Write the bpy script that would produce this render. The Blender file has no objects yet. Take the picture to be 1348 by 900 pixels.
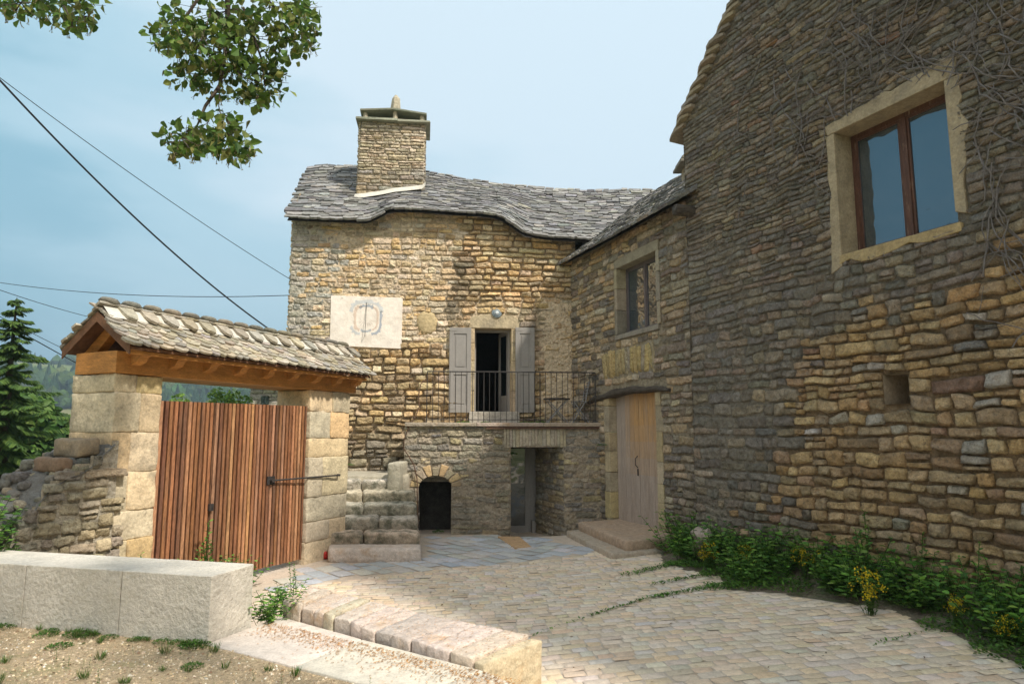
import bpy, math, random
import numpy as np
from mathutils import Vector
random.seed(7); RNG = np.random.default_rng(11)
SC = bpy.context.scene
COL = SC.collection
R = math.radians

# ------------------------------------------------------------------ camera
EYE = 2.0; PITCH = R(7.59); FPX = 900.0
cam_d = bpy.data.cameras.new('camera'); cam = bpy.data.objects.new('camera', cam_d); COL.objects.link(cam)
cam.location = (0, 0, EYE); cam.rotation_euler = (R(90) + PITCH, 0, 0)
cam_d.sensor_width = 36; cam_d.lens = 36 * FPX / 1348; cam_d.clip_start = .05; cam_d.clip_end = 6000
SC.camera = cam

# ------------------------------------------------------------------ world, sun, exposure
SUN_AZ = Vector((.80, -.60)); SUN_EL = R(50)
w = bpy.data.worlds.new('World'); SC.world = w; w.use_nodes = True
nt = w.node_tree; nt.nodes.clear()
def N(t, kind, **kw):
    n = t.nodes.new(kind)
    for k, v in kw.items(): setattr(n, k, v)
    return n
out = N(nt, 'ShaderNodeOutputWorld'); bg = N(nt, 'ShaderNodeBackground'); bg.inputs['Strength'].default_value = .105
sky = N(nt, 'ShaderNodeTexSky', sky_type='NISHITA', sun_disc=False)
sky.sun_elevation = SUN_EL; sky.sun_rotation = math.atan2(SUN_AZ.x, SUN_AZ.y)
sky.air_density = 1.2; sky.dust_density = 2.0; sky.ozone_density = 2
tc = N(nt, 'ShaderNodeTexCoord'); mp = N(nt, 'ShaderNodeMapping'); mp.inputs['Scale'].default_value = (1, 1, 3.4)
mp.inputs['Rotation'].default_value = (0, .12, .3)
nz = N(nt, 'ShaderNodeTexNoise'); nz.inputs['Scale'].default_value = 1.7; nz.inputs['Detail'].default_value = 5; nz.inputs['Roughness'].default_value = .5
nt.links.new(tc.outputs['Generated'], mp.inputs['Vector']); nt.links.new(mp.outputs[0], nz.inputs['Vector'])
# thin veil of cloud: darker blue bank low on the left, pale veil to the upper right
sep = N(nt, 'ShaderNodeSeparateXYZ'); nt.links.new(tc.outputs['Generated'], sep.inputs[0])
m1 = N(nt, 'ShaderNodeMath', operation='MULTIPLY_ADD'); m1.inputs[1].default_value = .72; m1.inputs[2].default_value = .06
nt.links.new(sep.outputs['X'], m1.inputs[0])
m2 = N(nt, 'ShaderNodeMath', operation='MULTIPLY_ADD'); m2.inputs[1].default_value = .95
nt.links.new(sep.outputs['Z'], m2.inputs[0]); nt.links.new(m1.outputs[0], m2.inputs[2])
m3 = N(nt, 'ShaderNodeMath', operation='MULTIPLY_ADD'); m3.inputs[1].default_value = 1.25
nt.links.new(nz.outputs['Fac'], m3.inputs[0]); nt.links.new(m2.outputs[0], m3.inputs[2])
cr = N(nt, 'ShaderNodeValToRGB'); cr.color_ramp.interpolation = 'EASE'
e = cr.color_ramp.elements
e[0].position = .34; e[0].color = (.55, 2.1, 3.1, 1)
e[1].position = 1.0; e[1].color = (5.6, 6.7, 7.4, 1)
x = e.new(.50); x.color = (1.9, 3.9, 4.9, 1)
x = e.new(.68); x.color = (3.5, 5.3, 6.2, 1)
nt.links.new(m3.outputs[0], cr.inputs[0])
mx = N(nt, 'ShaderNodeMix', data_type='RGBA'); mx.inputs[0].default_value = .88
nt.links.new(sky.outputs[0], mx.inputs[6]); nt.links.new(cr.outputs[0], mx.inputs[7])
cl_ = N(nt, 'ShaderNodeMapRange', interpolation_type='SMOOTHSTEP'); cl_.inputs['From Min'].default_value = .15; cl_.inputs['From Max'].default_value = -.55; cl_.inputs['To Max'].default_value = .85  # whiter sky behind the camera, out of view, added for warm fill
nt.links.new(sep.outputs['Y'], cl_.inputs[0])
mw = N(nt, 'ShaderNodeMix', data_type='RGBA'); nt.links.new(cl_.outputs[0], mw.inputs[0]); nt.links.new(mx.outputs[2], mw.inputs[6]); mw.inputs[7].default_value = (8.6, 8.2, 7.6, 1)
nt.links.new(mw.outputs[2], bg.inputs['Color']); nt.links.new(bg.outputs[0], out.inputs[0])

sun_d = bpy.data.lights.new('sun', 'SUN'); sun = bpy.data.objects.new('sun', sun_d); COL.objects.link(sun)
sun_d.energy = 3.9; sun_d.angle = R(3.5); sun_d.color = (1, .93, .82)
sv = Vector((SUN_AZ.x * math.cos(SUN_EL), SUN_AZ.y * math.cos(SUN_EL), math.sin(SUN_EL)))
sun.rotation_euler = sv.to_track_quat('Z', 'Y').to_euler()
SC.view_settings.view_transform = 'Standard'; SC.view_settings.look = 'None'
SC.view_settings.exposure = .50; SC.view_settings.gamma = 1
SC.cycles.max_bounces = 6; SC.cycles.diffuse_bounces = 4; SC.cycles.use_denoising = True

# ------------------------------------------------------------------ helpers
def ray(px, py):
    dx = (px - 674) / FPX; dy = (450 - py) / FPX
    c, s = math.cos(PITCH), math.sin(PITCH)
    return Vector((dx, c - dy * s, s + dy * c))
def on_z(px, py, z=0.0):
    r = ray(px, py); return Vector((0, 0, EYE)) + r * ((z - EYE) / r.z)
def at_d(px, py, D):
    r = ray(px, py); return Vector((0, 0, EYE)) + r * (D / r.y)
class Frame:
    """a vertical plane: origin, u along, n outwards"""
    def __init__(s, o, u, flip=1):
        s.o = np.array([o[0], o[1], 0.0]); L = math.hypot(*u); s.u = np.array([u[0] / L, u[1] / L, 0.0])
        s.n = np.array([s.u[1], -s.u[0], 0.0]) * flip; s.z = np.array([0, 0, 1.0])
    def P(s, u, z, d=0.0): return s.o + s.u * u + s.z * z + s.n * d
    def PA(s, u, z, d):
        return s.o[None] + np.asarray(u)[:, None] * s.u + np.asarray(z)[:, None] * s.z + np.asarray(d)[:, None] * s.n
    def px(s, px, py, d=0.0):
        r = np.array(ray(px, py)); c = np.array([0, 0, EYE]); o = s.o + s.n * d
        t = np.dot(o - c, s.n) / np.dot(r, s.n); p = c + r * t
        return float(np.dot(p - o, s.u)), float(p[2])
def hsh(ix, iy, seed):
    ix = ix.astype(np.int64).astype(np.uint64); iy = iy.astype(np.int64).astype(np.uint64)
    with np.errstate(over='ignore'):
        h = ix * np.uint64(374761393) + iy * np.uint64(668265263) + np.uint64((seed * 1442695040888963) & 0xffffffffffff)
        h = (h ^ (h >> np.uint64(13))) * np.uint64(1274126177); h = h ^ (h >> np.uint64(16))
    return (h & np.uint64(0xffffff)).astype(float) / 0xffffff
def vn(x, y, seed=0):
    x = np.asarray(x, float); y = np.asarray(y, float)
    x0 = np.floor(x); y0 = np.floor(y); fx = x - x0; fy = y - y0
    fx = fx * fx * (3 - 2 * fx); fy = fy * fy * (3 - 2 * fy)
    a = hsh(x0, y0, seed); b = hsh(x0 + 1, y0, seed); c = hsh(x0, y0 + 1, seed); d = hsh(x0 + 1, y0 + 1, seed)
    return (a * (1 - fx) + b * fx) * (1 - fy) + (c * (1 - fx) + d * fx) * fy
def vsn(x, y, seed=0): return (vn(x, y, seed) - .5) * 2
def fb(x, y, seed=0, o=3):
    x = np.asarray(x, float); y = np.asarray(y, float)
    r = 0; a = .5; t = 0
    for i in range(o): r = r + a * vn(x * 2 ** i, y * 2 ** i, seed + i * 17); t += a; a *= .5
    return r / t
def sst(a, b, x):
    t = np.clip((np.asarray(x, float) - a) / (b - a), 0, 1); return t * t * (3 - 2 * t)
def mixc(a, b, t): return tuple(a[i] * (1 - t) + b[i] * t for i in range(3))

class MB:
    def __init__(s): s.v = []; s.f = []; s.c = []; s.n = 0
    def add(s, verts, faces, col=(.5, .5, .5)):
        verts = np.asarray(verts, float).reshape(-1, 3); b = s.n
        s.v.append(verts); s.n += len(verts)
        s.f.extend([tuple(i + b for i in f) for f in faces])
        c = np.asarray(col, float)
        if c.ndim == 1: c = np.repeat(c[None, :3], len(verts), 0)
        s.c.append(c)
    def hexa(s, p, col=(.5, .5, .5)):
        """8 corners: bottom 4 (ccw from above) then top 4"""
        s.add(p, [(3, 2, 1, 0), (4, 5, 6, 7), (0, 1, 5, 4), (1, 2, 6, 5), (2, 3, 7, 6), (3, 0, 4, 7)], col)
    def box(s, fr, u0, u1, z0, z1, d0, d1, col=(.5, .5, .5), j=0):
        q = [fr.P(u0, z0, d1), fr.P(u1, z0, d1), fr.P(u1, z0, d0), fr.P(u0, z0, d0), fr.P(u0, z1, d1), fr.P(u1, z1, d1), fr.P(u1, z1, d0), fr.P(u0, z1, d0)]
        if j: q = [a + RNG.normal(0, j, 3) for a in q]
        s.hexa(q, col)
    def prism(s, poly, z0, z1, col=(.5, .5, .5)):
        """poly: ccw list of (x,y) or (x,y,ztop)"""
        n = len(poly); v = [(p[0], p[1], z0) for p in poly] + [(p[0], p[1], p[2] if len(p) > 2 else z1) for p in poly]
        s.add(v, [tuple(range(n))[::-1], tuple(range(n, 2 * n))] + [(i, (i + 1) % n, n + (i + 1) % n, n + i) for i in range(n)], col)
    def tube(s, pts, rad, col=(.5, .5, .5), k=6):
        pts = [Vector(p) for p in pts]; n = len(pts)
        rad = [rad] * n if isinstance(rad, (int, float)) else rad
        vs = []; up = Vector((.13, .21, .97))
        for i, p in enumerate(pts):
            t = (pts[min(i + 1, n - 1)] - pts[max(i - 1, 0)]).normalized()
            a = t.cross(up)
            if a.length < .05: a = t.cross(Vector((1, 0, 0)))
            a.normalize(); b = t.cross(a)
            for j in range(k):
                g = 2 * math.pi * j / k; vs.append(p + (a * math.cos(g) + b * math.sin(g)) * rad[i])
        fs = [(i * k + j, i * k + (j + 1) % k, (i + 1) * k + (j + 1) % k, (i + 1) * k + j) for i in range(n - 1) for j in range(k)]
        fs += [tuple(range(k))[::-1], tuple(range((n - 1) * k, n * k))]
        s.add([tuple(v) for v in vs], fs, col)
    def grid(s, P, col=(.5, .5, .5), flip=False, mask=None):
        """P: (a,b,3)"""
        a, b = P.shape[:2]; fs = []
        for i in range(a - 1):
            for j in range(b - 1):
                if mask is not None and not mask[i, j]: continue
                q = (i * b + j, (i + 1) * b + j, (i + 1) * b + j + 1, i * b + j + 1)
                fs.append(q[::-1] if flip else q)
        s.add(P.reshape(-1, 3), fs, col)
    def build(s, name, mat, parent=None, smooth=False, bevel=0):
        me = bpy.data.meshes.new(name); v = np.concatenate(s.v); me.from_pydata(v.tolist(), [], s.f)
        at = me.color_attributes.new('Col', 'FLOAT_COLOR', 'POINT')
        c = np.concatenate(s.c); c4 = np.ones((len(c), 4)); c4[:, :3] = np.clip(c, 0, 1); at.data.foreach_set('color', c4.ravel().astype(np.float32))
        if smooth: me.polygons.foreach_set('use_smooth', np.ones(len(me.polygons), bool))
        me.materials.append(mat); me.update()
        o = bpy.data.objects.new(name, me); COL.objects.link(o)
        if parent: o.parent = parent
        if bevel:
            m = o.modifiers.new('bevel', 'BEVEL'); m.width = bevel; m.segments = 2; m.limit_method = 'ANGLE'; m.angle_limit = R(35)
        return o
def tag(o, label=None, cat=None, group=None, kind=None):
    if label: o['label'] = label
    if cat: o['category'] = cat
    if group: o['group'] = group
    if kind: o['kind'] = kind
    return o
def thing(name, label, cat, group=None):
    o = bpy.data.objects.new(name, None); o.empty_display_size = .2; COL.objects.link(o)
    return tag(o, label, cat, group)
def copy_tree(o, loc=None, rz=0.0, sc=1.0):
    c = o.copy(); COL.objects.link(c)
    if loc is not None: c.location = loc
    c.rotation_euler.z = rz; c.scale = (sc, sc, sc)
    for ch in o.children:
        d = ch.copy(); COL.objects.link(d); d.parent = c
        for g in ch.children:
            h = g.copy(); COL.objects.link(h); h.parent = d
    return c

# ------------------------------------------------------------------ materials
def mat(name, color=None, rough=.85, attr=False, scale=8, amt=.25, bump=.0, bscale=30, spec=.3, metal=0, fine=None, trans=None, tint2=None, stretch=None, bdist=.02, pits=None):
    m = bpy.data.materials.new(name); m.use_nodes = True; t = m.node_tree; b = t.nodes['Principled BSDF']
    b.inputs['Roughness'].default_value = rough; b.inputs['Specular IOR Level'].default_value = spec; b.inputs['Metallic'].default_value = metal
    g = N(t, 'ShaderNodeTexCoord'); vec = g.outputs['Object']
    if stretch:
        mpn = N(t, 'ShaderNodeMapping'); mpn.inputs['Scale'].default_value = stretch[:3]
        if len(stretch) > 3: mpn.inputs['Rotation'].default_value = (0, 0, stretch[3])
        t.links.new(vec, mpn.inputs[0]); vec = mpn.outputs[0]
    if attr:
        a = N(t, 'ShaderNodeVertexColor', layer_name='Col'); base = a.outputs['Color']
    else:
        a = N(t, 'ShaderNodeRGB'); a.outputs[0].default_value = (*color, 1); base = a.outputs[0]
    n1 = N(t, 'ShaderNodeTexNoise'); n1.inputs['Scale'].default_value = scale; n1.inputs['Detail'].default_value = 8; n1.inputs['Roughness'].default_value = .65
    t.links.new(vec, n1.inputs['Vector'])
    mr = N(t, 'ShaderNodeMapRange'); mr.inputs['From Min'].default_value = .3; mr.inputs['From Max'].default_value = .7
    mr.inputs['To Min'].default_value = 1 - amt; mr.inputs['To Max'].default_value = 1 + amt
    t.links.new(n1.outputs['Fac'], mr.inputs[0])
    n1b = N(t, 'ShaderNodeTexNoise'); n1b.inputs['Scale'].default_value = scale * 6.5; n1b.inputs['Detail'].default_value = 4; n1b.inputs['Roughness'].default_value = .6
    t.links.new(vec, n1b.inputs['Vector'])
    mrb = N(t, 'ShaderNodeMapRange'); mrb.inputs['From Min'].default_value = .3; mrb.inputs['From Max'].default_value = .7
    mrb.inputs['To Min'].default_value = 1 - amt * .8; mrb.inputs['To Max'].default_value = 1 + amt * .8
    t.links.new(n1b.outputs['Fac'], mrb.inputs[0])
    mu = N(t, 'ShaderNodeMath', operation='MULTIPLY'); t.links.new(mr.outputs[0], mu.inputs[0]); t.links.new(mrb.outputs[0], mu.inputs[1]); mr = mu
    hs = N(t, 'ShaderNodeVectorMath', operation='SCALE'); t.links.new(base, hs.inputs[0]); t.links.new(mr.outputs[0], hs.inputs['Scale'])
    col = hs.outputs[0]
    if tint2:  # patches of a second colour: (rgb, scale, lo, hi)
        n2 = N(t, 'ShaderNodeTexNoise'); n2.inputs['Scale'].default_value = tint2[1]; n2.inputs['Detail'].default_value = 9; n2.inputs['Roughness'].default_value = .7
        t.links.new(vec, n2.inputs['Vector'])
        r2 = N(t, 'ShaderNodeMapRange'); r2.inputs['From Min'].default_value = tint2[2]; r2.inputs['From Max'].default_value = tint2[3]
        if len(tint2) > 4: r2.inputs['To Max'].default_value = tint2[4]
        t.links.new(n2.outputs['Fac'], r2.inputs[0])
        mm = N(t, 'ShaderNodeMix', data_type='RGBA'); t.links.new(r2.outputs[0], mm.inputs[0]); t.links.new(col, mm.inputs[6]); mm.inputs[7].default_value = (*tint2[0], 1)
        col = mm.outputs[2]
    if pits:
        n4 = N(t, 'ShaderNodeTexNoise'); n4.inputs['Scale'].default_value = pits[0]; n4.inputs['Detail'].default_value = 6; n4.inputs['Roughness'].default_value = .75
        t.links.new(vec, n4.inputs['Vector']); r4 = N(t, 'ShaderNodeMapRange'); r4.inputs['From Min'].default_value = .54; r4.inputs['From Max'].default_value = .68; r4.inputs['To Max'].default_value = pits[1]
        t.links.new(n4.outputs['Fac'], r4.inputs[0]); m4 = N(t, 'ShaderNodeMix', data_type='RGBA'); t.links.new(r4.outputs[0], m4.inputs[0]); t.links.new(col, m4.inputs[6]); m4.inputs[7].default_value = (.10, .08, .06, 1); col = m4.outputs[2]
    t.links.new(col, b.inputs['Base Color'])
    if bump:
        n3 = N(t, 'ShaderNodeTexNoise'); n3.inputs['Scale'].default_value = bscale; n3.inputs['Detail'].default_value = 8; n3.inputs['Roughness'].default_value = .62
        t.links.new(vec, n3.inputs['Vector'])
        bp = N(t, 'ShaderNodeBump'); bp.inputs['Strength'].default_value = bump; bp.inputs['Distance'].default_value = bdist
        vo = N(t, 'ShaderNodeTexVoronoi'); vo.inputs['Scale'].default_value = bscale * .55; vo.inputs['Randomness'].default_value = 1
        t.links.new(vec, vo.inputs['Vector'])
        ad = N(t, 'ShaderNodeMath', operation='MULTIPLY_ADD'); ad.inputs[1].default_value = .8 if attr else 0; t.links.new(vo.outputs['Distance'], ad.inputs[0]); t.links.new(n3.outputs['Fac'], ad.inputs[2])
        t.links.new(ad.outputs[0], bp.inputs['Height']); t.links.new(bp.outputs[0], b.inputs['Normal'])
    if trans:
        b.inputs['Transmission Weight'].default_value = 0
        tr = N(t, 'ShaderNodeBsdfTranslucent'); t.links.new(col, tr.inputs[0]); ms = N(t, 'ShaderNodeMixShader'); ms.inputs[0].default_value = trans
        o = t.nodes['Material Output']; t.links.new(b.outputs[0], ms.inputs[1]); t.links.new(tr.outputs[0], ms.inputs[2]); t.links.new(ms.outputs[0], o.inputs[0])
    return m
def glass_mat(name, tint, gloss):
    m = bpy.data.materials.new(name); m.use_nodes = True; t = m.node_tree; b = t.nodes['Principled BSDF']
    b.inputs['Base Color'].default_value = (*tint, 1); b.inputs['Roughness'].default_value = .25
    g = N(t, 'ShaderNodeBsdfGlossy'); g.inputs['Roughness'].default_value = .02; g.inputs['Color'].default_value = (.9, .95, 1, 1)
    nz_ = N(t, 'ShaderNodeTexNoise'); nz_.inputs['Scale'].default_value = 2.2; nz_.inputs['Detail'].default_value = 2; bp = N(t, 'ShaderNodeBump'); bp.inputs['Strength'].default_value = .35; bp.inputs['Distance'].default_value = .05
    tc_ = N(t, 'ShaderNodeTexCoord'); t.links.new(tc_.outputs['Object'], nz_.inputs['Vector']); t.links.new(nz_.outputs['Fac'], bp.inputs['Height']); t.links.new(bp.outputs[0], g.inputs['Normal'])
    ms = N(t, 'ShaderNodeMixShader'); ms.inputs[0].default_value = gloss
    t.links.new(b.outputs[0], ms.inputs[1]); t.links.new(g.outputs[0], ms.inputs[2]); t.links.new(ms.outputs[0], t.nodes['Material Output'].inputs[0])
    return m
M = {
 'stone': mat('rubble_stone', attr=True, scale=9, amt=.26, pits=(21, .55), bump=1, bscale=24, bdist=.04, tint2=((.16, .145, .12), 5.5, .55, .72, .45)),
 'stonedark': mat('gable_stone', attr=True, scale=9, amt=.30, pits=(19, .7), bump=1, bscale=20, bdist=.05, tint2=((.13, .115, .095), 3.2, .50, .70, .45)),
 'mortar': mat('lime_mortar', attr=True, scale=7, amt=.35, bump=.9, bscale=28, bdist=.03),
 'ashlar': mat('dressed_stone', attr=True, scale=6, amt=.22, pits=(15, .4), bump=.55, bscale=34, bdist=.015, tint2=((.22, .19, .145), 2.6, .52, .66, .6)),
 'slate': mat('stone_slate', attr=True, scale=14, amt=.3, bump=.7, bscale=40, bdist=.01, tint2=((.30, .29, .25), 8, .56, .68, .7)),
 'sett': mat('limestone_sett', attr=True, scale=16, amt=.12, pits=(26, .25), bump=.6, bscale=45, bdist=.012, tint2=((.30, .24, .18), 1.6, .56, .75, .35)),
 'paleslab': mat('pale_slab', attr=True, scale=9, amt=.16, bump=.5, bscale=50, bdist=.008, tint2=((.52, .30, .13), 2.2, .58, .70, .6)),
 'bush_hammered': mat('hammered_stone', (.62, .575, .50), scale=5, amt=.16, bump=1.0, bscale=24, bdist=.022, tint2=((.30, .28, .22), 2.5, .52, .7, .6)),
 'kerb': mat('kerb_stone', attr=True, scale=10, amt=.2, pits=(14, .35), bump=.75, bscale=30, bdist=.02, tint2=((.50, .31, .15), 3.0, .55, .68, .6)),
 'stair': mat('worn_step', attr=True, scale=8, amt=.35, bump=.8, bscale=26, bdist=.025, tint2=((.075, .08, .05), 3.5, .46, .60, .8)),
 'gravel': mat('gravel', (.50, .38, .24), scale=30, amt=.4, bump=1, bscale=90, bdist=.02, tint2=((.24, .24, .10), 1.6, .54, .68, .55)),
 'pebble': mat('pebbles', attr=True, scale=20, amt=.2),
 'earth': mat('earth', (.20, .165, .12), scale=7, amt=.4, bump=1, bscale=24, bdist=.04, tint2=((.09, .13, .04), 2, .5, .65)),
 'larch': mat('larch_slats', attr=True, scale=5, amt=.4, bump=.3, bscale=30, stretch=(3, 3, .5), rough=.6, tint2=((.19, .12, .08), 2.4, .52, .72, .6)),
 'timber': mat('new_timber', (.46, .21, .055), scale=4, amt=.3, bump=.25, bscale=20, stretch=(1.2, 1.2, 5, .4), rough=.62),
 'darktimber': mat('brown_board', (.17, .085, .045), scale=5, amt=.3, bump=.2, bscale=20, rough=.7),
 'oldbeam': mat('weathered_oak', (.085, .07, .055), scale=6, amt=.5, bump=1, bscale=16, stretch=(1, 1, 4), bdist=.03),
 'doorwood': mat('barn_door', attr=True, scale=5, amt=.22, bump=.3, bscale=30, stretch=(6, 6, .6), rough=.7, tint2=((.36, .30, .26), 1.6, .5, .68, .5)),
 'shutter': mat('grey_paint', (.30, .28, .26), scale=3, amt=.07, rough=.55, bump=.08),
 'windowwood': mat('brown_window_wood', (.10, .048, .032), scale=9, amt=.35, bump=.3, rough=.5, stretch=(4, 4, .6), tint2=((.36, .25, .18), 7, .58, .7, .7)),
 'greywood': mat('grey_window_wood', (.13, .11, .11), scale=8, amt=.2, rough=.5),
 'iron': mat('dark_iron', (.035, .03, .028), scale=12, amt=.4, rough=.6, spec=.5),
 'rust': mat('rusty_iron', (.10, .055, .035), scale=12, amt=.4, rough=.75, bump=.3),
 'glass': glass_mat('window_glass', (.016, .036, .052), .22),
 'darkglass': glass_mat('dark_glass', (.008, .012, .012), .10),
 'nicheshade': mat('shade_dark_stone', (.05, .045, .038), rough=1, amt=.4, bump=1, bscale=9),  # near-black: the niche's inner shade put into the colour
 'dark': mat('dark_interior', (.02, .016, .012), rough=1, amt=.3),  # near-black colour stands in for unlit depth behind openings
 'plaster': mat('pale_plaster', attr=True, scale=6, amt=.10, bump=.25, bscale=20, tint2=((.55, .46, .36), 2.4, .52, .72, .5)),
 'limeplaster': mat('lime_render', attr=True, scale=5, amt=.22, bump=.5, bscale=22, bdist=.02),
 'whitemortar': mat('white_mortar', (.60, .57, .50), scale=8, amt=.12, bump=.6, bscale=20, bdist=.03),
 'leaf': mat('leaf', attr=True, scale=3, amt=.25, rough=.6, trans=.35, spec=.25),
 'bark': mat('bark', (.085, .065, .05), scale=9, amt=.4, bump=1, bscale=20),
 'forest': mat('forest', attr=True, scale=.3, amt=.2, rough=1, spec=.05, bump=1, bscale=.6, bdist=1.0),
 'meadow': mat('meadow', (.11, .14, .045), scale=.03, amt=.35, rough=1, spec=.05, tint2=((.22, .19, .10), .02, .52, .62, .7)),
 'cable': mat('black_cable', (.02, .022, .028), rough=.7),
 'twig': mat('dry_twig', (.17, .155, .15), scale=10, amt=.3, rough=.9),
 'zinc': mat('grey_zinc', (.25, .30, .33), rough=.6, metal=.2, amt=.15),
 'lens': mat('lamp_lens', (.7, .74, .76), rough=.2, amt=.05),
 'red': mat('red_plastic', (.5, .03, .02), rough=.4, amt=.1),
 'chairmetal': mat('chair_metal', (.30, .30, .31), rough=.5, amt=.15),
}

# ------------------------------------------------------------------ masonry
NS, NT = 8, 6
S_, T_ = np.meshgrid(np.array([-1, -.90, -.70, -.25, .25, .70, .90, 1]), np.array([-1, -.84, -.4, .4, .84, 1]), indexing='ij')
GF = [(i * NT + j, (i + 1) * NT + j, (i + 1) * NT + j + 1, i * NT + j + 1) for i in range(NS - 1) for j in range(NT - 1)]
def stone_patch(mb, fr, u0, u1, z0, z1, bulge, col, warp=None, rnd=.09, back=.035, rough=.0075, base=0.0):
    s = S_.ravel(); t = T_.ravel()
    k = rnd * RNG.uniform(.5, 1.4)
    x = s * (1 - k * t * t * RNG.uniform(.3, 1)); y = t * (1 - k * s * s)
    hw = (u1 - u0) / 2; hh = (z1 - z0) / 2; asp = min(hw, hh)
    skew = RNG.normal(0, .07) * hh
    cj = RNG.normal(0, .17, 4); ck = RNG.normal(0, .20, 4)     # every corner its own place: angular rubble
    wA, wB, wC, wD = (1 - x) * (1 - y) / 4, (1 + x) * (1 - y) / 4, (1 + x) * (1 + y) / 4, (1 - x) * (1 + y) / 4
    grow = RNG.uniform(-.10, .04) * (hh + 0); hh2 = hh + grow
    uu = (u0 + u1) / 2 + x * hw + RNG.normal(0, .05, s.shape) * asp + skew * y + (cj[0] * wA + cj[1] * wB + cj[2] * wC + cj[3] * wD) * asp
    zz = (z0 + z1) / 2 + y * hh2 + RNG.normal(0, .05) * hh * x + RNG.normal(0, .055, s.shape) * asp + (ck[0] * wA + ck[1] * wB + ck[2] * wC + ck[3] * wD) * asp * (np.abs(y) ** .5)
    rr_ = RNG.uniform(.07, .24)
    ex = np.clip((1 - np.abs(s)) * hw / (rr_ * asp), 0, 1); ey = np.clip((1 - np.abs(t)) * hh / (rr_ * asp), 0, 1)
    prof = np.sqrt(np.clip(1 - (1 - ex) ** 2.2, 0, 1)) * np.sqrt(np.clip(1 - (1 - ey) ** 2.2, 0, 1))
    d = base - back + prof * (back + bulge * RNG.uniform(.5, 1.35)) + prof * (RNG.normal(0, .28) * s + RNG.normal(0, .36) * t) * bulge + prof * RNG.normal(0, rough, s.shape)
    if warp is not None: du, dz = warp(uu, zz); uu = uu + du; zz = zz + dz
    c = np.array(col) * (1 + RNG.normal(0, .05, (len(s), 1)))
    mb.add(fr.PA(uu, zz, d), GF if fr.flipf else [f[::-1] for f in GF], c)
Frame.flipf = False
def free(u0, u1, holes, z0, z1):
    iv = [(u0, u1)]
    zc = (z0 + z1) / 2
    for h in holes:
        r = h(zc) if callable(h) else ((h[0], h[1]) if h[2] < zc < h[3] else None)
        if not r: continue
        nv = []
        for a, b in iv:
            if r[1] <= a or r[0] >= b: nv.append((a, b)); continue
            if r[0] > a: nv.append((a, r[0]))
            if r[1] < b: nv.append((r[1], b))
        iv = nv
    return [i for i in iv if i[1] - i[0] > .03]
def masonry(mb, fr, u0, u1, z0, z1, style, top=None, holes=(), warp_a=.03, seed=3, u_of_z=None):
    """style(u,z) -> dict(h, w, col, gap, bulge)"""
    def warp(u, z):
        return (vn(u * 1.3, z * 1.3, seed) - .5) * warp_a, (vn(u * .6, z * 1.0, seed + 5) - .5) * 1.5 * warp_a + (vn(u * 4.1, z * 3.2, seed + 9) - .5) * warp_a * 1.1
    z = z0
    while z < z1:
        um = (u0 + u1) / 2
        h = style(um, z)['h'] * RNG.uniform(.72, 1.3)
        h = min(h, z1 - z + .02)
        ua, ub = (u_of_z(z + h / 2) if u_of_z else (u0, u1))
        for a, b in free(ua, ub, holes, z, z + h):
            u = a
            while u < b - 1e-4:
                st = style(u, z); wd = st['w'] * float(np.clip(RNG.lognormal(0, .38), .45, 2.2))
                if b - (u + wd) < st['w'] * .45: wd = b - u
                if not (top and z + h * .6 > top(u + wd / 2)):
                    st = style(u + wd / 2, z + h / 2); g = st['gap']
                    parts = [(z, z + h)]
                    ratio = h / st['h2'] if 'h2' in st else h / st['h']
                    if ratio > 1.55 or (ratio > 1.1 and RNG.random() < .16): k = RNG.uniform(.38, .62); parts = [(z, z + h * k), (z + h * k, z + h)]
                    for pa, pb in parts:
                        sub = [(u, u + wd)]
                        if len(parts) > 1 and wd > .3: k = RNG.uniform(.35, .65); sub = [(u, u + wd * k), (u + wd * k, u + wd)]
                        for a2, b2 in sub:
                            stone_patch(mb, fr, a2 + g / 2, b2 - g / 2, pa + g / 2, pb - g / 2, st['bulge'], st['col'](), warp, rnd=st.get('rnd', .08), base=st.get('base', 0))
                u += wd
        z += h
def mortar_sheet(mb, fr, u0, u1, z0, z1, depth, col, top=None, holes=(), res=.09, amp=.012, seed=40):
    us = set(np.linspace(u0, u1, max(2, int((u1 - u0) / res) + 1)).round(4)); zs = set(np.linspace(z0, z1, max(2, int((z1 - z0) / res) + 1)).round(4))
    for h in holes:
        if not callable(h): us |= {round(max(u0, min(u1, h[0])), 4), round(max(u0, min(u1, h[1])), 4)}; zs |= {round(max(z0, min(z1, h[2])), 4), round(max(z0, min(z1, h[3])), 4)}
    us = np.array(sorted(us)); zs = np.array(sorted(zs)); U, Z = np.meshgrid(us, zs, indexing='ij')
    d = depth(U, Z) + (fb(U * 7, Z * 7, seed) - .5) * 2 * amp
    P = fr.o + U[..., None] * fr.u + Z[..., None] * fr.z + d[..., None] * fr.n
    uc = (us[:-1] + us[1:]) / 2; zc = (zs[:-1] + zs[1:]) / 2
    mask = np.ones((len(uc), len(zc)), bool)
    for j, zz in enumerate(zc):
        for h in holes:
            r = h(zz) if callable(h) else ((h[0], h[1]) if h[2] < zz < h[3] else None)
            if r: mask[(uc > r[0]) & (uc < r[1]), j] = False
    if top is not None:
        tp = np.array([top(u) for u in uc]); mask &= (zc[None, :] < tp[:, None])
    c = col(U, Z).reshape(-1, 3)
    mb.grid(P, c, flip=not fr.flipf, mask=mask)
def jit(c, a=.08, h=.03):
    k = 1 + RNG.normal(0, a); return (c[0] * k * (1 + RNG.normal(0, h)), c[1] * k, c[2] * k * (1 + RNG.normal(0, h * 1.6)))
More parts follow.
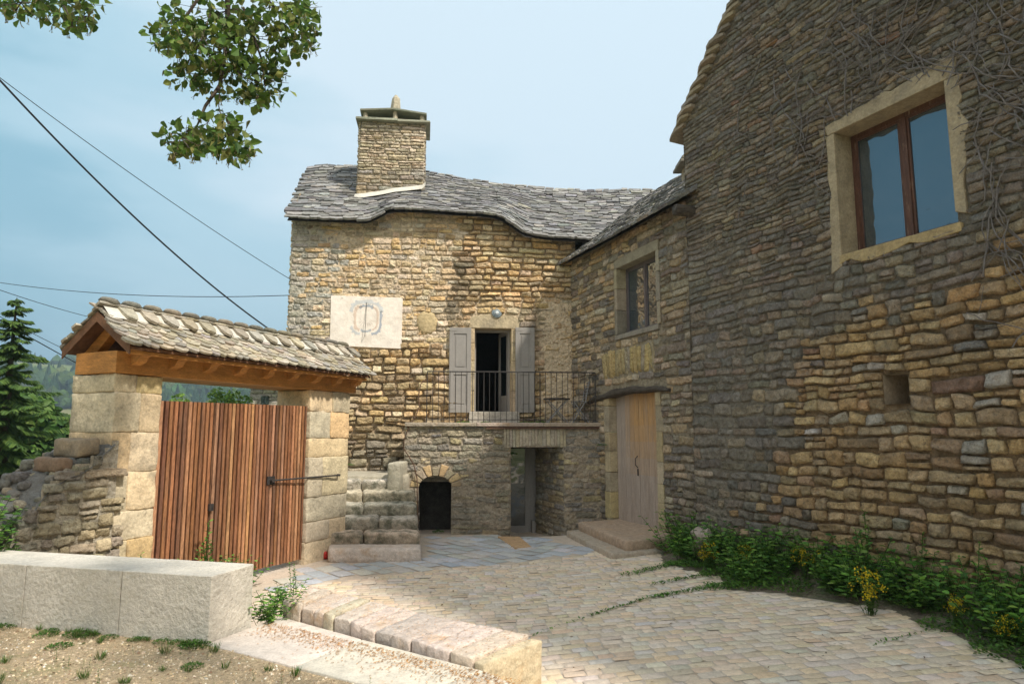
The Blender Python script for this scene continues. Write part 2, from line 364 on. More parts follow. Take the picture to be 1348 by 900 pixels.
TANS = [(.66, .465, .245), (.71, .54, .32), (.62, .43, .23), (.73, .59, .39), (.64, .49, .31), (.53, .38, .21), (.68, .475, .24)]
PALES = [(.72, .59, .42), (.68, .55, .39), (.74, .63, .48), (.64, .50, .34), (.69, .51, .31)]
GREYS = [(.21, .185, .15), (.25, .22, .175), (.18, .165, .14), (.29, .245, .18), (.22, .20, .17), (.27, .22, .16), (.20, .17, .14), (.26, .205, .155)]
def pick(p): return p[RNG.integers(len(p))]

# frames of the walls
FC = Frame((1.37, 15.6), (1, .12)); FC.flipf = True            # facade, u<0 to the left
WG = Frame((1.37, 15.6), (.339, -.941)); WG.flipf = True       # wing wall, u towards the camera
BG = Frame((2.90, 11.02), (.4066, -.9136)); BG.flipf = True    # big gable wall
TR = Frame((1.84, 14.33), (1, .08)); TR.flipf = True           # terrace front
GT = Frame((-3.2, 10.9), (.41, .912)); GT.flipf = True         # gateway, u to the far pillar
for f in (FC, WG, BG, TR, GT):
    f.flipf = True
from mathutils import Matrix
def seat(t, loc):
    loc = Vector(loc); t.location = loc
    for ch in t.children: ch.matrix_parent_inverse = Matrix.Translation(-loc)

# ------------------------------------------------------------------ setting: terrain, hills, paving
def ground_z(x, y):
    d = np.hypot(x + 1, y - 8); hill = 0
    z = -.42 + .3 * sst(7, 10, d) - 26 * sst(16, 130, d) + 26 * sst(16, 60, d) * sst(-4, 30, x)
    far = sst(170, 620, d); az = np.arctan2(x, y)
    z = z + far * (80 + 20 * (fb(az * 6 + 3, d / 900, 5) - .5) * 2) + far * (fb(x / 120, y / 120, 9, 4) - .5) * 26
    return z
rs = np.concatenate([np.linspace(0, 30, 31), np.geomspace(32, 1380, 60)]); th = np.linspace(0, 2 * math.pi, 193)
Rr, Th = np.meshgrid(rs, th, indexing='ij'); gx = -1 + Rr * np.sin(Th); gy = 8 + Rr * np.cos(Th)
mb = MB(); mb.grid(np.stack([gx, gy, ground_z(gx, gy)], -1), (.12, .15, .05), flip=True)
tag(mb.build('ground', M['meadow'], smooth=True), kind='structure')

def plaza_z(x, y):
    dip = .20 * sst(13.5, 14.5, y) * (1 - sst(.55, 1.0, np.abs(np.asarray(x, float) - .62)))
    return -dip + .045 * np.maximum(0, np.asarray(x, float)) + .012 * np.sin(np.asarray(x) * 1.3 + np.asarray(y) * .9)
def inpoly(x, y, poly):
    c = False; n = len(poly)
    for i in range(n):
        x1, y1 = poly[i][:2]; x2, y2 = poly[(i + 1) % n][:2]
        if (y1 > y) != (y2 > y) and x < (x2 - x1) * (y - y1) / (y2 - y1) + x1: c = not c
    return c
# bed of the courtyard (mortar between the setts)
X_, Y_ = np.meshgrid(np.linspace(-6.5, 6.5, 66), np.linspace(-3, 16.2, 97), indexing='ij')
mb = MB(); mb.grid(np.stack([X_, Y_, plaza_z(X_, Y_) - .008 + (fb(X_ * 3, Y_ * 3, 4) - .5) * .006], -1), (.56, .47, .38))
mb_bed = mb
tag(mb.build('courtyard_bed', M['paleslab']), kind='structure')
def pxz(p, z=0.0): v = on_z(p[0], p[1], z); return (v.x, v.y)
SLATE_PX = [(352, 762), (385, 752), (432, 741), (500, 737), (563, 730), (562, 706), (600, 703), (668, 703), (672, 707), (702, 707), (740, 717), (800, 727), (770, 733), (700, 738), (600, 747), (500, 757), (430, 765), (380, 772), (350, 776)]
SLATE = [pxz(p) for p in SLATE_PX]
EDGE_R = [(820, 722), (868, 722), (880, 738), (905, 747), (950, 757), (965, 772), (1030, 777), (1100, 790), (1180, 803), (1260, 832), (1348, 870), (1420, 905)]
EDGE_R = [pxz(p, .1 + .1 * i / 11) for i, p in enumerate(EDGE_R)]
EDGE_R += [(EDGE_R[-1][0] + .4, 2), (EDGE_R[-1][0] + .6, -2.5)]
PLAZA = [pxz((800, 727)), *EDGE_R, (.98, -2.5), (1.0, 3.6), (.02, 4.65), (-.18, 4.94), (.23, 5.43), (-1.93, 6.82), (-2.2, 7.2), (-3.1, 8.6), pxz((350, 776)), *[pxz(p) for p in SLATE_PX[::-1][1:7]]]
a_row = math.atan2(.13, 1)
def sett_field(poly, sx, sy, rot, pal, zf, gap=.007, h=.007, jitter=.06, skip=None):
    mb = MB(); xs = [p[0] for p in poly]; ys = [p[1] for p in poly]
    cx, cy = sum(xs) / len(xs), sum(ys) / len(ys); L = max(max(xs) - min(xs), max(ys) - min(ys))
    c, s = math.cos(rot), math.sin(rot)
    v = -L; S5, T5 = np.meshgrid(np.linspace(-1, 1, 5), np.linspace(-1, 1, 5), indexing='ij'); S5 = S5.ravel(); T5 = T5.ravel()
    F5 = [(i * 5 + j, (i + 1) * 5 + j, (i + 1) * 5 + j + 1, i * 5 + j + 1) for i in range(4) for j in range(4)]
    while v < L:
        ry = sy * RNG.uniform(.88, 1.12); u = -L + RNG.uniform(0, sx)
        while u < L:
            rx = sx * RNG.uniform(.65, 1.4)
            mu, mv = u + rx / 2, v + ry / 2; x0 = cx + c * mu - s * mv; y0 = cy + s * mu + c * mv
            if y0 > -.2 and inpoly(x0, y0, poly) and not (skip and skip(x0, y0)):
                e = .93
                sq = np.sign(S5) * np.abs(S5) ** .35; tq = np.sign(T5) * np.abs(T5) ** .35
                lu = mu + sq * (rx / 2 - gap / 2) * (1 - .04 * T5 ** 2) + RNG.normal(0, .0018, 25)
                lv = mv + tq * (ry / 2 - gap / 2) * (1 - .04 * S5 ** 2) + RNG.normal(0, .0018, 25) + .03 * math.sin(mu * .9) 
                m = np.maximum(np.abs(S5), np.abs(T5))
                X = cx + c * lu - s * lv; Y = cy + s * lu + c * lv
                Z = zf(X, Y) + h * (1 - np.clip((m - .45) / .55, 0, 1) ** 2) - .008 + RNG.normal(0, .0018) + RNG.normal(0, .0012, 25) + (S5 * RNG.normal(0, .0022) + T5 * RNG.normal(0, .0022))
                mb.add(np.stack([X, Y, Z], -1), F5, jit(pick(pal), jitter, .03))
            u += rx
        v += ry
    return mb
SETT_PAL = [(.73, .60, .45), (.72, .59, .44), (.74, .62, .49), (.70, .60, .49), (.73, .57, .41), (.70, .56, .42), (.75, .62, .47), (.69, .61, .52)]
tag(sett_field(PLAZA, .17, .115, a_row, SETT_PAL, plaza_z).build('courtyard_paving', M['sett'], smooth=True), kind='structure')
BLUE_PAL = [(.46, .48, .50), (.50, .52, .53), (.44, .46, .48), (.52, .53, .53), (.48, .49, .49), (.56, .53, .49)]
tag(sett_field(SLATE, .42, .26, R(-52), BLUE_PAL, lambda x, y: plaza_z(x, y) + .004, gap=.022, h=.010, jitter=.05).build('slate_path', M['sett'], smooth=True), kind='structure')

# gravel terrace in the left foreground
GZ = .40
def gravel_z(x, y): return GZ - .005 + .03 * (fb(np.asarray(x) * 1.1, np.asarray(y) * 1.1, 21) - .5)
GP = [(-14, -3), (1.0, -3), (1.0, 3.55), (.35, 3.86), (-.93, 4.65), (-2.33, 5.52), (-4.36, 6.06), (-9, 7.3), (-14, 8.6)]
mb = MB(); gxs = np.linspace(-14, 1, 150); gys = np.linspace(-3, 8.7, 130); GX, GY = np.meshgrid(gxs, gys, indexing='ij')
msk = np.array([[inpoly((gxs[i] + gxs[i + 1]) / 2, (gys[j] + gys[j + 1]) / 2 - .05, GP) for j in range(len(gys) - 1)] for i in range(len(gxs) - 1)])
mb.grid(np.stack([GX, GY, gravel_z(GX, GY)], -1), (.4, .3, .2), mask=msk)
mb.prism([(1.0, -3), (1.0, 3.5), (.99, 3.5), (.9, -3)], -.1, GZ - .03)
tag(mb.build('gravel', M['gravel'], smooth=True), kind='structure')
mb = MB()
for i in range(24000):
    y = 2.2 + (RNG.random() ** .8) * 4.2; x = RNG.uniform(-5.6, 1.0)
    if abs(x) > y * .80 + .3 or not inpoly(x, y + .02, GP): continue
    r = RNG.uniform(.004, .012) * (1.9 if RNG.random() < .06 else 1); a = RNG.uniform(0, 6.28); ca, sa = math.cos(a) * r, math.sin(a) * r; z = float(gravel_z(x, y))
    k = RNG.uniform(.5, 1)
    v = [(x + ca, y + sa, z), (x - sa * k, y + ca * k, z), (x - ca, y - sa, z), (x + sa * k, y - ca * k, z), (x + ca * .2, y + sa * .2, z + r * .8)]
    mb.add(v, [(0, 1, 4), (1, 2, 4), (2, 3, 4), (3, 0, 4)], jit(pick([(.58, .43, .26), (.52, .40, .27), (.64, .52, .36), (.46, .34, .22), (.60, .46, .30), (.40, .30, .2), (.70, .62, .50), (.30, .22, .14), (.26, .17, .10)]), .16))
tag(mb.build('pebbles', M['pebble'], smooth=True), kind='stuff')

# earth bank along the right wall
def wallx(y): return 2.90 + .445 * (11.02 - y)
mb = MB(); ys = np.linspace(-2, 12.2, 110); P = np.zeros((110, 14, 3))
er = sorted(EDGE_R, key=lambda p: p[1]); ex = [p[0] for p in er]; ey = [p[1] for p in er]
for i, y in enumerate(ys):
    xa = np.interp(y, ey, ex) - .04 + (vn(y * 3, 1, 5) - .5) * .1; xb = max(wallx(y), xa + .25) + .12
    for j in range(14):
        t = j / 13; x = xa + (xb - xa) * t
        z = plaza_z(x, y) - .004 + (.26 * (t ** 1.3)) * float(sst(12.3, 10.5, y)) * .9 + (vn(x * 5, y * 5, 3) - .5) * .06 * min(1, t * 6)
        P[i, j] = (x, y, z)
mb.grid(P, (.2, .17, .12), flip=True)
tag(mb.build('earth_bank', M['earth'], smooth=True), kind='structure')
def bank_z(x, y):
    xa = float(np.interp(y, ey, ex)); xb = max(wallx(y), xa + .25) + .12; t = max(0, min(1, (x - xa) / (xb - xa)))
    return float(plaza_z(x, y)) + .234 * t ** 1.3 * float(sst(12.3, 10.5, y))

# ------------------------------------------------------------------ slab roofs
def slab(mb, P, w, l, th, ta, sl, nn, col, round_=0.15, n=3):
    """P: centre of upper edge; ta along, sl down the slope, nn up"""
    lo = [(-w / 2, 0), (-w / 2 * RNG.uniform(.96, 1.03), l * (1 - round_))]
    for k in range(1, n + 1):
        a = -1 + 2 * k / (n + 1); lo.append((w / 2 * a, l * (1 - round_ * abs(a) ** 2.2) + RNG.normal(0, .004 + .01 * (round_ < .3))))
    lo += [(w / 2 * RNG.uniform(.96, 1.03), l * (1 - round_)), (w / 2, 0)]
    v = []
    for s in (0, 1):
        for a, b in lo: v.append(P + ta * a + sl * b + nn * (th * s * RNG.uniform(.85, 1.1)))
    m = len(lo)
    mb.add([tuple(q) for q in v], [tuple(range(m))[::-1][::-1], tuple(range(m, 2 * m))[::-1]] + [(i, i + m, (i + 1) % m + m, (i + 1) % m) for i in range(m)], col)
def lerp_curve(pts, s):
    pts = np.asarray(pts); q = np.linspace(0, 1, 60); seg = np.concatenate([[0], np.cumsum(np.linalg.norm(np.diff(pts, axis=0), axis=1))]); seg /= seg[-1]
    return np.array([np.interp(s, seg, pts[:, k]) for k in range(3)])
def slate_roof(mb, eave, ridge, course, wid, th, pal, round_=.12, n=3, jy=.02, lenf=1.9, lift=1.0, colfn=None):
    L = np.linalg.norm(lerp_curve(eave, .5) - lerp_curve(ridge, .5)); W = np.linalg.norm(np.asarray(eave)[-1] - np.asarray(eave)[0])
    rows = int(L / course)
    for i in range(rows + 1):
        t = i / rows; s = RNG.uniform(-.5, 0) * wid / W
        while s < 1:
            ww = wid * RNG.uniform(.6, 1.45); sc_ = min(1, max(0, s + ww / W / 2))
            e_ = lerp_curve(eave, sc_); r_ = lerp_curve(ridge, sc_); e2 = lerp_curve(eave, min(1, sc_ + .02)); r2 = lerp_curve(ridge, min(1, sc_ + .02)); e1 = lerp_curve(eave, max(0, sc_ - .02)); r1 = lerp_curve(ridge, max(0, sc_ - .02))
            p = Vector(e_ * (1 - t) + r_ * t); ta = Vector((e2 - e1) * (1 - t) + (r2 - r1) * t).normalized(); sl = Vector(e_ - r_).normalized()
            nn = ta.cross(sl) * -1
            if nn.z < 0: nn = -nn
            nn.normalize(); l = course * lenf
            sl2 = (sl + nn * (.10 * lift)).normalized()
            P0 = p - sl * (l - course * .5) + nn * (RNG.uniform(0, .012)) + sl * RNG.normal(0, jy)
            c = jit(pick(pal), .14)
            if colfn: c = colfn(c, s, t)
            slab(mb, P0, ww * 1.0, l, th * RNG.uniform(.7, 1.4), ta, sl2, nn, c, round_, n)
            s += ww * .97 / W
def under_sheet(mb, eave, ridge, off, col=(.1, .09, .08)):
    e = np.array([lerp_curve(eave, s) for s in np.linspace(0, 1, 60)]); r = np.array([lerp_curve(ridge, s) for s in np.linspace(0, 1, 60)])
    P = np.stack([e, (e + r) / 2, r], 1); P[..., 2] -= off; mb.grid(P, col)
SLATES = [(.18, .178, .175), (.145, .142, .14), (.23, .225, .215), (.19, .188, .188), (.28, .27, .25), (.12, .117, .115), (.20, .196, .192)]

# ------------------------------------------------------------------ the courtyard house
house = thing('stone_house', 'sunlit stone house at the back with balcony, sagging slab roof and big chimney', 'house')
dL, dT = FC.px(625, 432); dR_, dB = FC.px(673, 542); TZ = 2.21
DOOR = (dL, dR_, TZ, dT)
EAVE_PX = [(378, 287), (430, 289), (484, 291), (498, 285), (512, 277), (544, 276), (592, 280), (630, 282), (655, 285), (672, 295), (689, 308), (722, 313), (784, 316)]
def FCP(px, py, d): u, z = FC.px(px, py, d); return FC.P(u, z, d)
eave = [FCP(a, b, .28) for a, b in EAVE_PX]; u_, z_ = FC.px(784, 316, .28); eave += [FC.P(u_ + 1.2, z_, .28), FC.P(u_ + 3.0, z_, .28)]
RIDGE_PX = [(408, 224), (425, 221), (472, 223), (558, 229), (592, 234.5), (620, 240), (674, 247), (727, 251), (774, 254), (826, 252)]
ridge = [FCP(a, b, -2.4) for a, b in RIDGE_PX]; u_, z_ = FC.px(826, 252, -2.4); ridge += [FC.P(u_ + 1.0, z_, -2.4), FC.P(u_ + 2.6, z_, -2.4)]
eu = np.array([FC.px(a, b, .28) for a, b in EAVE_PX]); 
def f_top(u): return float(np.interp(u, eu[:, 0], eu[:, 1])) + .05
uLf = FC.px(380, 400)[0]
def uz_left(z): return uLf + .0 * z, .05
def f_style(u, z):
    left = float(sst(uLf + 1.1, uLf + .35, u + (float(vn(u * 1.5, z * 1.5, 8)) - .5) * .8))
    zs = FC.px(480, 462)[1]
    dry = float(max(sst(-2.75, -2.35, u + (float(vn(z * 2, 3, 8)) - .5) * .5), sst(zs + .25, zs - .1, z + (float(vn(u * 2, 9, 8)) - .5) * .25)))
    plas = float(sst(-.95, -.55, u) * sst(5.1, 4.7, z + (float(vn(u * 2, 9, 8)) - .5) * .5))
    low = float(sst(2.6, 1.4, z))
    def col():
        c = pick(TANS) if RNG.random() < .35 + .6 * dry else pick(PALES)
        if left > .2 and RNG.random() < left * .85: c = pick([(.44, .41, .34), (.38, .36, .31), (.48, .45, .38), (.42, .36, .27)])
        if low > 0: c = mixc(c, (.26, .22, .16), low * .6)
        zb = z - 3.4
        if RNG.random() < .35 * float(sst(4.3, 3.2, z)): c = mixc(c, (.24, .17, .10), .6)
        dk = float(sst(.60, .75, fb(u * .9 + 4, z * .9, 77)))
        c = mixc(c, (.2, .19, .17), dk * .6)
        st_ = math.exp(-((u + 2.62 + .1 * math.sin(z * 3)) / .16) ** 2) * float(sst(4.0, 4.6, z) * sst(6.3, 5.9, z)) 
        c = mixc(c, (.14, .13, .11), min(.8, st_ * .8))
        return jit(c, .1)
    return dict(h=.125 + .03 * dry + .03 * low, w=.23 + .09 * dry + .06 * low, h2=.15, gap=.012 + .012 * dry, bulge=.018 + .022 * dry - .012 * plas, col=col, base=-.014 * plas - .004 * (1 - dry))
def f_mort(U, Z):
    zs = FC.px(480, 462)[1]
    dry = np.maximum(sst(-2.75, -2.35, U + (vn(Z * 2, 3, 8) - .5) * .5), sst(zs + .25, zs - .1, Z + (vn(U * 2, 9, 8) - .5) * .25))
    plas = sst(-.95, -.55, U) * sst(5.1, 4.7, Z + (vn(U * 2, 9, 8) - .5) * .5)
    band = sst(.16, .0, np.abs(U - (dL + dR_) / 2) - .78) * sst(.8, .3, np.abs(Z - dT - .1))
    return (-.002 + (fb(U * 2.2, Z * 2.2, 31) - .5) * .036) * (1 - dry) + dry * (-.032) + plas * .05 + band * .035
def f_mcol(U, Z):
    d = f_mort(U, Z); t = np.clip((d + .045) / .05, 0, 1)[..., None]
    lf = sst(uLf + 1.2, uLf + .3, U)[..., None] * .8
    c = np.array([.26, .19, .115]) * (1 - t) + np.array([.66, .53, .37]) * t
    c = c * (1 - lf) + np.array([.48, .46, .39]) * lf
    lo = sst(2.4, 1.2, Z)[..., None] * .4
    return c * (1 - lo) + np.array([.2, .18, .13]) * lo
# holes: door, sundial panel, round patch, dressed door surround
sL, sT = FC.px(436.5, 389.5); sR, sB = FC.px(528.5, 458)
pcu, pcz = FC.px(562, 425)
def patch_hole(z):
    q = 1 - ((z - pcz) / .24) ** 2
    return (pcu - .21 * math.sqrt(q), pcu + .21 * math.sqrt(q)) if q > 0 else None
fh = [(dL - .10, dR_ + .16, TZ - .2, dT + .30), (sL + .03, sR - .03, sB + .03, sT - .03), patch_hole]
pL, pT = TR.px(672, 587); pR, _ = TR.px(742, 590)
gl = FC.px(668, 583); gr = FC.px(702, 707)
GDOOR = (gl[0] - .02, gr[0] + .25, -.4, 2.0)
mb = MB()
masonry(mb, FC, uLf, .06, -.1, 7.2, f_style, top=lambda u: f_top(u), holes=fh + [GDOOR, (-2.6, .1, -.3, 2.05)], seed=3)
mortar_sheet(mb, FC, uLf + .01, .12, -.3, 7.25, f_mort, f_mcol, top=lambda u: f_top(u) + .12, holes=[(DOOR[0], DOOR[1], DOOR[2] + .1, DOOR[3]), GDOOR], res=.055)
# left gable end and back, plain rubble in mortar
SD = Frame(FC.P(uLf, 0, 0)[:2], (-FC.n[0] * -1, -FC.n[1] * -1)); SD = Frame(FC.P(uLf, 0, -5.2)[:2], (FC.n[0], FC.n[1]))
rz = FC.px(425, 221, -2.4)[1]; ez = eu[0, 1]
def s_top(u): return ez + (rz - ez) * (1 - abs(u - 2.75) / 2.75)
def s_style(u, z): return dict(h=.15, w=.34, gap=.014, bulge=.02, col=lambda: jit(pick(PALES + [(.40, .37, .31)]), .1))
masonry(mb, SD, 0, 5.2, -.1, 8.9, s_style, top=s_top, seed=15)
mortar_sheet(mb, SD, 0, 5.2, -.3, 9, lambda U, Z: -.008 + 0 * U, lambda U, Z: np.zeros(U.shape + (3,)) + np.array([.44, .38, .28]), top=s_top, res=.2)
tag(mb.build('wall', M['stone'], house, smooth=True))
# dark rooms behind the openings
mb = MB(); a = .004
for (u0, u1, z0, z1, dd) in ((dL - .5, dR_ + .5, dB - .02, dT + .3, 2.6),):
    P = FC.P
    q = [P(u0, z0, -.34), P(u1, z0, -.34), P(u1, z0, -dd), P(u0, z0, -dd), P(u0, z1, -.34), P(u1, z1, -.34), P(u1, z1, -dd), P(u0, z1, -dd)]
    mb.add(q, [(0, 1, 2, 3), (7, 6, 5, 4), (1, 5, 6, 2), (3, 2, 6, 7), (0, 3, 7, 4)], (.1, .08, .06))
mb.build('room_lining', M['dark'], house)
# dressed stones round the balcony door
mb = MB(); c0 = (.50, .40, .25)
zz = dB
while zz < dT - .02:
    h = min(RNG.uniform(.3, .5), dT - zz)
    mb.box(FC, dL - RNG.uniform(.10, .15), dL, zz + .004, zz + h - .004, -.36, .022, jit(c0, .06), .004); mb.box(FC, dR_, dR_ + RNG.uniform(.14, .20), zz + .004, zz + h - .004, -.36, .024, jit(c0, .06), .004); zz += h
q = [(dL - .22, dT + .003), (dR_ + .26, dT + .003), (dR_ + .32, dT + .14), (dR_ + .05, dT + .30), ((dL + dR_) / 2, dT + .35), (dL - .06, dT + .27), (dL - .26, dT + .12)]
n = len(q); mb.add([FC.P(u, z, .02) for u, z in q] + [FC.P(u, z, -.35) for u, z in q], [tuple(range(n)), tuple(range(n, 2 * n))[::-1]] + [(i, i + n, (i + 1) % n + n, (i + 1) % n) for i in range(n)], (.50, .41, .27))
mb.build('door_surround', M['ashlar'], house, bevel=.012)
mb = MB(); mb.box(FC, dL - .12, dR_ + .18, TZ + .003, dB, -.6, .10, (.46, .42, .36), .004); mb.build('door_sill', M['ashlar'], house, bevel=.012)
# shutters folded back against the wall
def shutter(pa, pb):
    u0, z1 = FC.px(pa, 431, .06); u1, z0 = FC.px(pb, 543, .06); mb = MB(); f = .10
    mb.box(FC, u0, u1, z0, z1, .045, .070)
    zm = z0 + (z1 - z0) * .48; sh = M['shutter']
    for (a, b, c, d) in ((u0, u0 + f, z0, z1), (u1 - f, u1, z0, z1), (u0 + f, u1 - f, z0, z0 + .16), (u0 + f, u1 - f, z1 - .14, z1), (u0 + f, u1 - f, zm - .07, zm + .07)):
        mb.box(FC, a, b, c, d, .0705, .086)
    for (c, d) in ((z0 + .20, zm - .11), (zm + .11, z1 - .18)): mb.box(FC, u0 + f + .04, u1 - f - .04, c, d, .0705, .080)
    o = mb.build('shutter', sh, house, bevel=.004)
    for zc in (z0 + .09, z1 - .07):
        mb = MB(); mb.box(FC, u0 + .01, u0 + .16, zc - .012, zc + .012, .0865, .0905); mb.build('hinge', M['shutter'], o)
    return o
shutter(592, 619.5); shutter(678.5, 704)
# inner half-glazed door standing open
mb = MB(); w_ = dR_ - dL
DF = Frame(FC.P(dR_ - .03, 0, -.30)[:2], (-.42, .9)); zt = dT - .02; zb = dB + .01; L = .52
for (a, b, c, d) in ((0, .075, zb, zt), (L - .075, L, zb, zt), (.075, L - .075, zt - .08, zt), (.075, L - .075, zb, zb + .38)):
    mb.box(DF, a, b, c, d, -.02, .02)
od = mb.build('inner_door', M['shutter'], house); mb = MB(); mb.box(DF, .075, L - .075, zb + .38, zt - .08, -.005, .005); mb.build('pane', M['darkglass'], od)
mb = MB(); 
for (a, b, c, d) in ((dL, dL + .05, dB, dT), (dR_ - .05, dR_, dB, dT), (dL + .05, dR_ - .05, dT - .06, dT)): mb.box(FC, a + .002, b - .002, c + .002, d - .002, -.30, -.24)
mb.build('door_frame', M['shutter'], house)
# round lamp over the door
lu, lz = FC.px(654, 412); 
def disc(mb, fr, u, z, r, d0, d1, k=20, col=(.5, .5, .5), r2=None):
    r2 = r2 or r; v = [fr.P(u + r * math.cos(2 * math.pi * i / k), z + r * math.sin(2 * math.pi * i / k), d0) for i in range(k)] + [fr.P(u + r2 * math.cos(2 * math.pi * i / k), z + r2 * math.sin(2 * math.pi * i / k), d1) for i in range(k)]
    mb.add(v, [tuple(range(k, 2 * k)), tuple(range(k))[::-1]] + [(i, (i + 1) % k, k + (i + 1) % k, k + i) for i in range(k)], col)
mb = MB(); disc(mb, FC, lu, lz, .125, -.01, .05, r2=.11); disc(mb, FC, lu, lz, .085, .0505, .065, r2=.075); lamp = mb.build('wall_lamp', M['zinc'], None, bevel=.006); tag(lamp, 'round grey metal lamp on the wall just above the balcony door', 'lamp')
mb = MB(); disc(mb, FC, lu, lz, .04, .0655, .08, r2=.03); mb.build('lens', M['lens'], lamp)
# sundial panel of pale plaster
mb = MB(); qs = [(sL, sB + .03), (sR, sB - .02), (sR + .005, sT - .01), (sL - .01, sT + .01)]; n = 4
mb.add([FC.P(u, z, .028) for u, z in qs] + [FC.P(u, z, -.02) for u, z in qs], [(0, 1, 2, 3)] + [(i, i + n, (i + 1) % n + n, (i + 1) % n) for i in range(n)], (.86, .78, .69))
sd = mb.build('sundial', M['plaster'], house, bevel=.006)
mb = MB(); cu, cz = (sL + sR) / 2 - .01, (sB + sT) / 2 + .08
def arc_band(mb, f, a0, a1, th, col, k=24):
    vs = []
    for i in range(k + 1):
        a = a0 + (a1 - a0) * i / k; u, z = f(a, 0); u2, z2 = f(a, th * (.6 + .8 * RNG.random())); vs += [FC.P(u, z, .0305), FC.P(u2, z2, .0305)]
    mb.add(vs, [(2 * i, 2 * i + 1, 2 * i + 3, 2 * i + 2) for i in range(k)], col)
def se(rx, rz):
    def f(a, t):
        c, s = math.cos(a), math.sin(a); return cu + (rx + t) * math.copysign(abs(c) ** .55, c), cz + (rz + t) * math.copysign(abs(s) ** .55, s)
    return f
B1 = (.62, .63, .63); P1 = (.70, .56, .46)
arc_band(mb, se(.30, .33), R(10), R(170), .07, B1); arc_band(mb, se(.30, .33), R(-165), R(-100), .05, B1); arc_band(mb, se(.30, .33), R(-80), R(15), .05, (.42, .45, .50))
arc_band(mb, se(.22, .25), R(100), R(250), .05, P1); arc_band(mb, se(.23, .25), R(-70), R(70), .035, P1)
arc_band(mb, se(.14, .26), R(40), R(140), .05, (.40, .43, .47)); arc_band(mb, se(.12, .27), R(-130), R(-50), .04, (.46, .48, .50))
for k in range(9):
    a = R(200 + k * 17); mb.add([FC.P(cu + .10 * math.cos(a) - .003, cz + .10 * math.sin(a), .031), FC.P(cu + .10 * math.cos(a) + .003, cz + .1 * math.sin(a), .031), FC.P(cu + .20 * math.cos(a) + .003, cz + .2 * math.sin(a), .031), FC.P(cu + .2 * math.cos(a) - .003, cz + .2 * math.sin(a), .031)], [(0, 1, 2, 3)], (.5, .42, .36))
mb.build('painted_dial', M['plaster'], sd)
mb = MB(); mb.tube([FC.P(cu, cz + .36, .03), FC.P(cu - .01, cz - .42, .10)], .006); mb.tube([FC.P(cu - .01, cz - .42, .10), FC.P(cu - .01, cz - .38, .02)], .005); mb.build('gnomon', M['iron'], sd)
# round lime patch
mb = MB(); k = 22; v = [FC.P(pcu, pcz, .026)]
for rr, dd in ((.7, .024), (1.0, .008), (1.08, -.05)):
    v += [FC.P(pcu + .235 * rr * math.cos(2 * math.pi * i / k) * (1 + .06 * math.sin(i * 2.3)), pcz + .27 * rr * math.sin(2 * math.pi * i / k) * (1 + .05 * math.cos(i * 1.7)), dd) for i in range(k)]
fs = [(0, 1 + i, 1 + (i + 1) % k) for i in range(k)]
for q in range(2): fs += [(1 + q * k + i, 1 + (q + 1) * k + i, 1 + (q + 1) * k + (i + 1) % k, 1 + q * k + (i + 1) % k) for i in range(k)]
mb.add(v, fs, (.50, .39, .22)); mb.build('plaster_patch', M['limeplaster'], house, smooth=True)
# roof
mb = MB()
def rcol(c, s, t):
    return mixc(c, (.30, .29, .27), .5 * float(sst(.1, .0, t)))
slate_roof(mb, eave, ridge, .105, .25, .046, SLATES, round_=.10, colfn=rcol, jy=.018)
e2 = [np.array(p) + np.array([0, 0, .0]) for p in eave]; under_sheet(mb, [p - np.array([0, 0, .03]) for p in eave], [p - np.array([0, 0, .03]) for p in ridge], .03)
ridge_lo = [p - np.array([0, 0, .10]) for p in ridge]
back = [FC.P(float(np.dot(p - FC.o, FC.u)), p[2] - 2.4, -5.4) for p in ridge]
under_sheet(mb, back, ridge_lo, .03)
# ridge slabs
roof = mb.build('roof', M['slate'], house)
# chimney
chim = MB(); CD = -.85
cl, cz1 = FC.px(475.5, 160, CD); cr, _ = FC.px(560, 162, CD); clb, czb = FC.px(467, 262, CD); crb, _ = FC.px(557.5, 255, CD)
CF = Frame(FC.P(0, 0, CD)[:2], FC.u[:2])
def c_style(lo):
    def f(u, z):
        dark = z < czb + (cz1 - czb) * .42
        return dict(h=.075 + .02 * dark, w=.26, gap=.012, bulge=.016, col=lambda: jit(pick([(.44, .37, .27), (.40, .34, .26), (.48, .39, .26), (.42, .37, .30)] if dark else [(.60, .50, .36), (.55, .46, .33), (.62, .53, .39)]), .08))
    return f
ul = lambda z: (clb + (cl - clb) * (z - czb) / (cz1 - czb), crb + (cr - crb) * (z - czb) / (cz1 - czb))
masonry(chim, CF, cl, cr, czb - .7, cz1, c_style(0), seed=51, u_of_z=ul, warp_a=.02)
dep = .85
u_a, u_b = ul(czb - .7), ul(cz1)
q = [CF.P(u_a[0] + .012, czb - .7, -dep), CF.P(u_a[1] - .012, czb - .7, -dep), CF.P(u_a[1] - .012, czb - .7, -.012), CF.P(u_a[0] + .012, czb - .7, -.012), CF.P(u_b[0] + .012, cz1, -dep), CF.P(u_b[1] - .012, cz1, -dep), CF.P(u_b[1] - .012, cz1, -.012), CF.P(u_b[0] + .012, cz1, -.012)]
chim.hexa([q[3], q[2], q[1], q[0], q[7], q[6], q[5], q[4]], (.42, .35, .25))
CR = Frame(CF.P((cr + crb) / 2, 0, 0)[:2], (-CF.n[0], -CF.n[1])); CL_ = Frame(CF.P((cl + clb) / 2, 0, -dep)[:2], (CF.n[0], CF.n[1]))
for fr in (CR, CL_):
    fr.flipf = True; masonry(chim, fr, 0, dep, czb - .7, cz1, c_style(0), seed=61, warp_a=.02)
ch = chim.build('chimney', M['stone'], house, smooth=True)
mb = MB(); q = .12
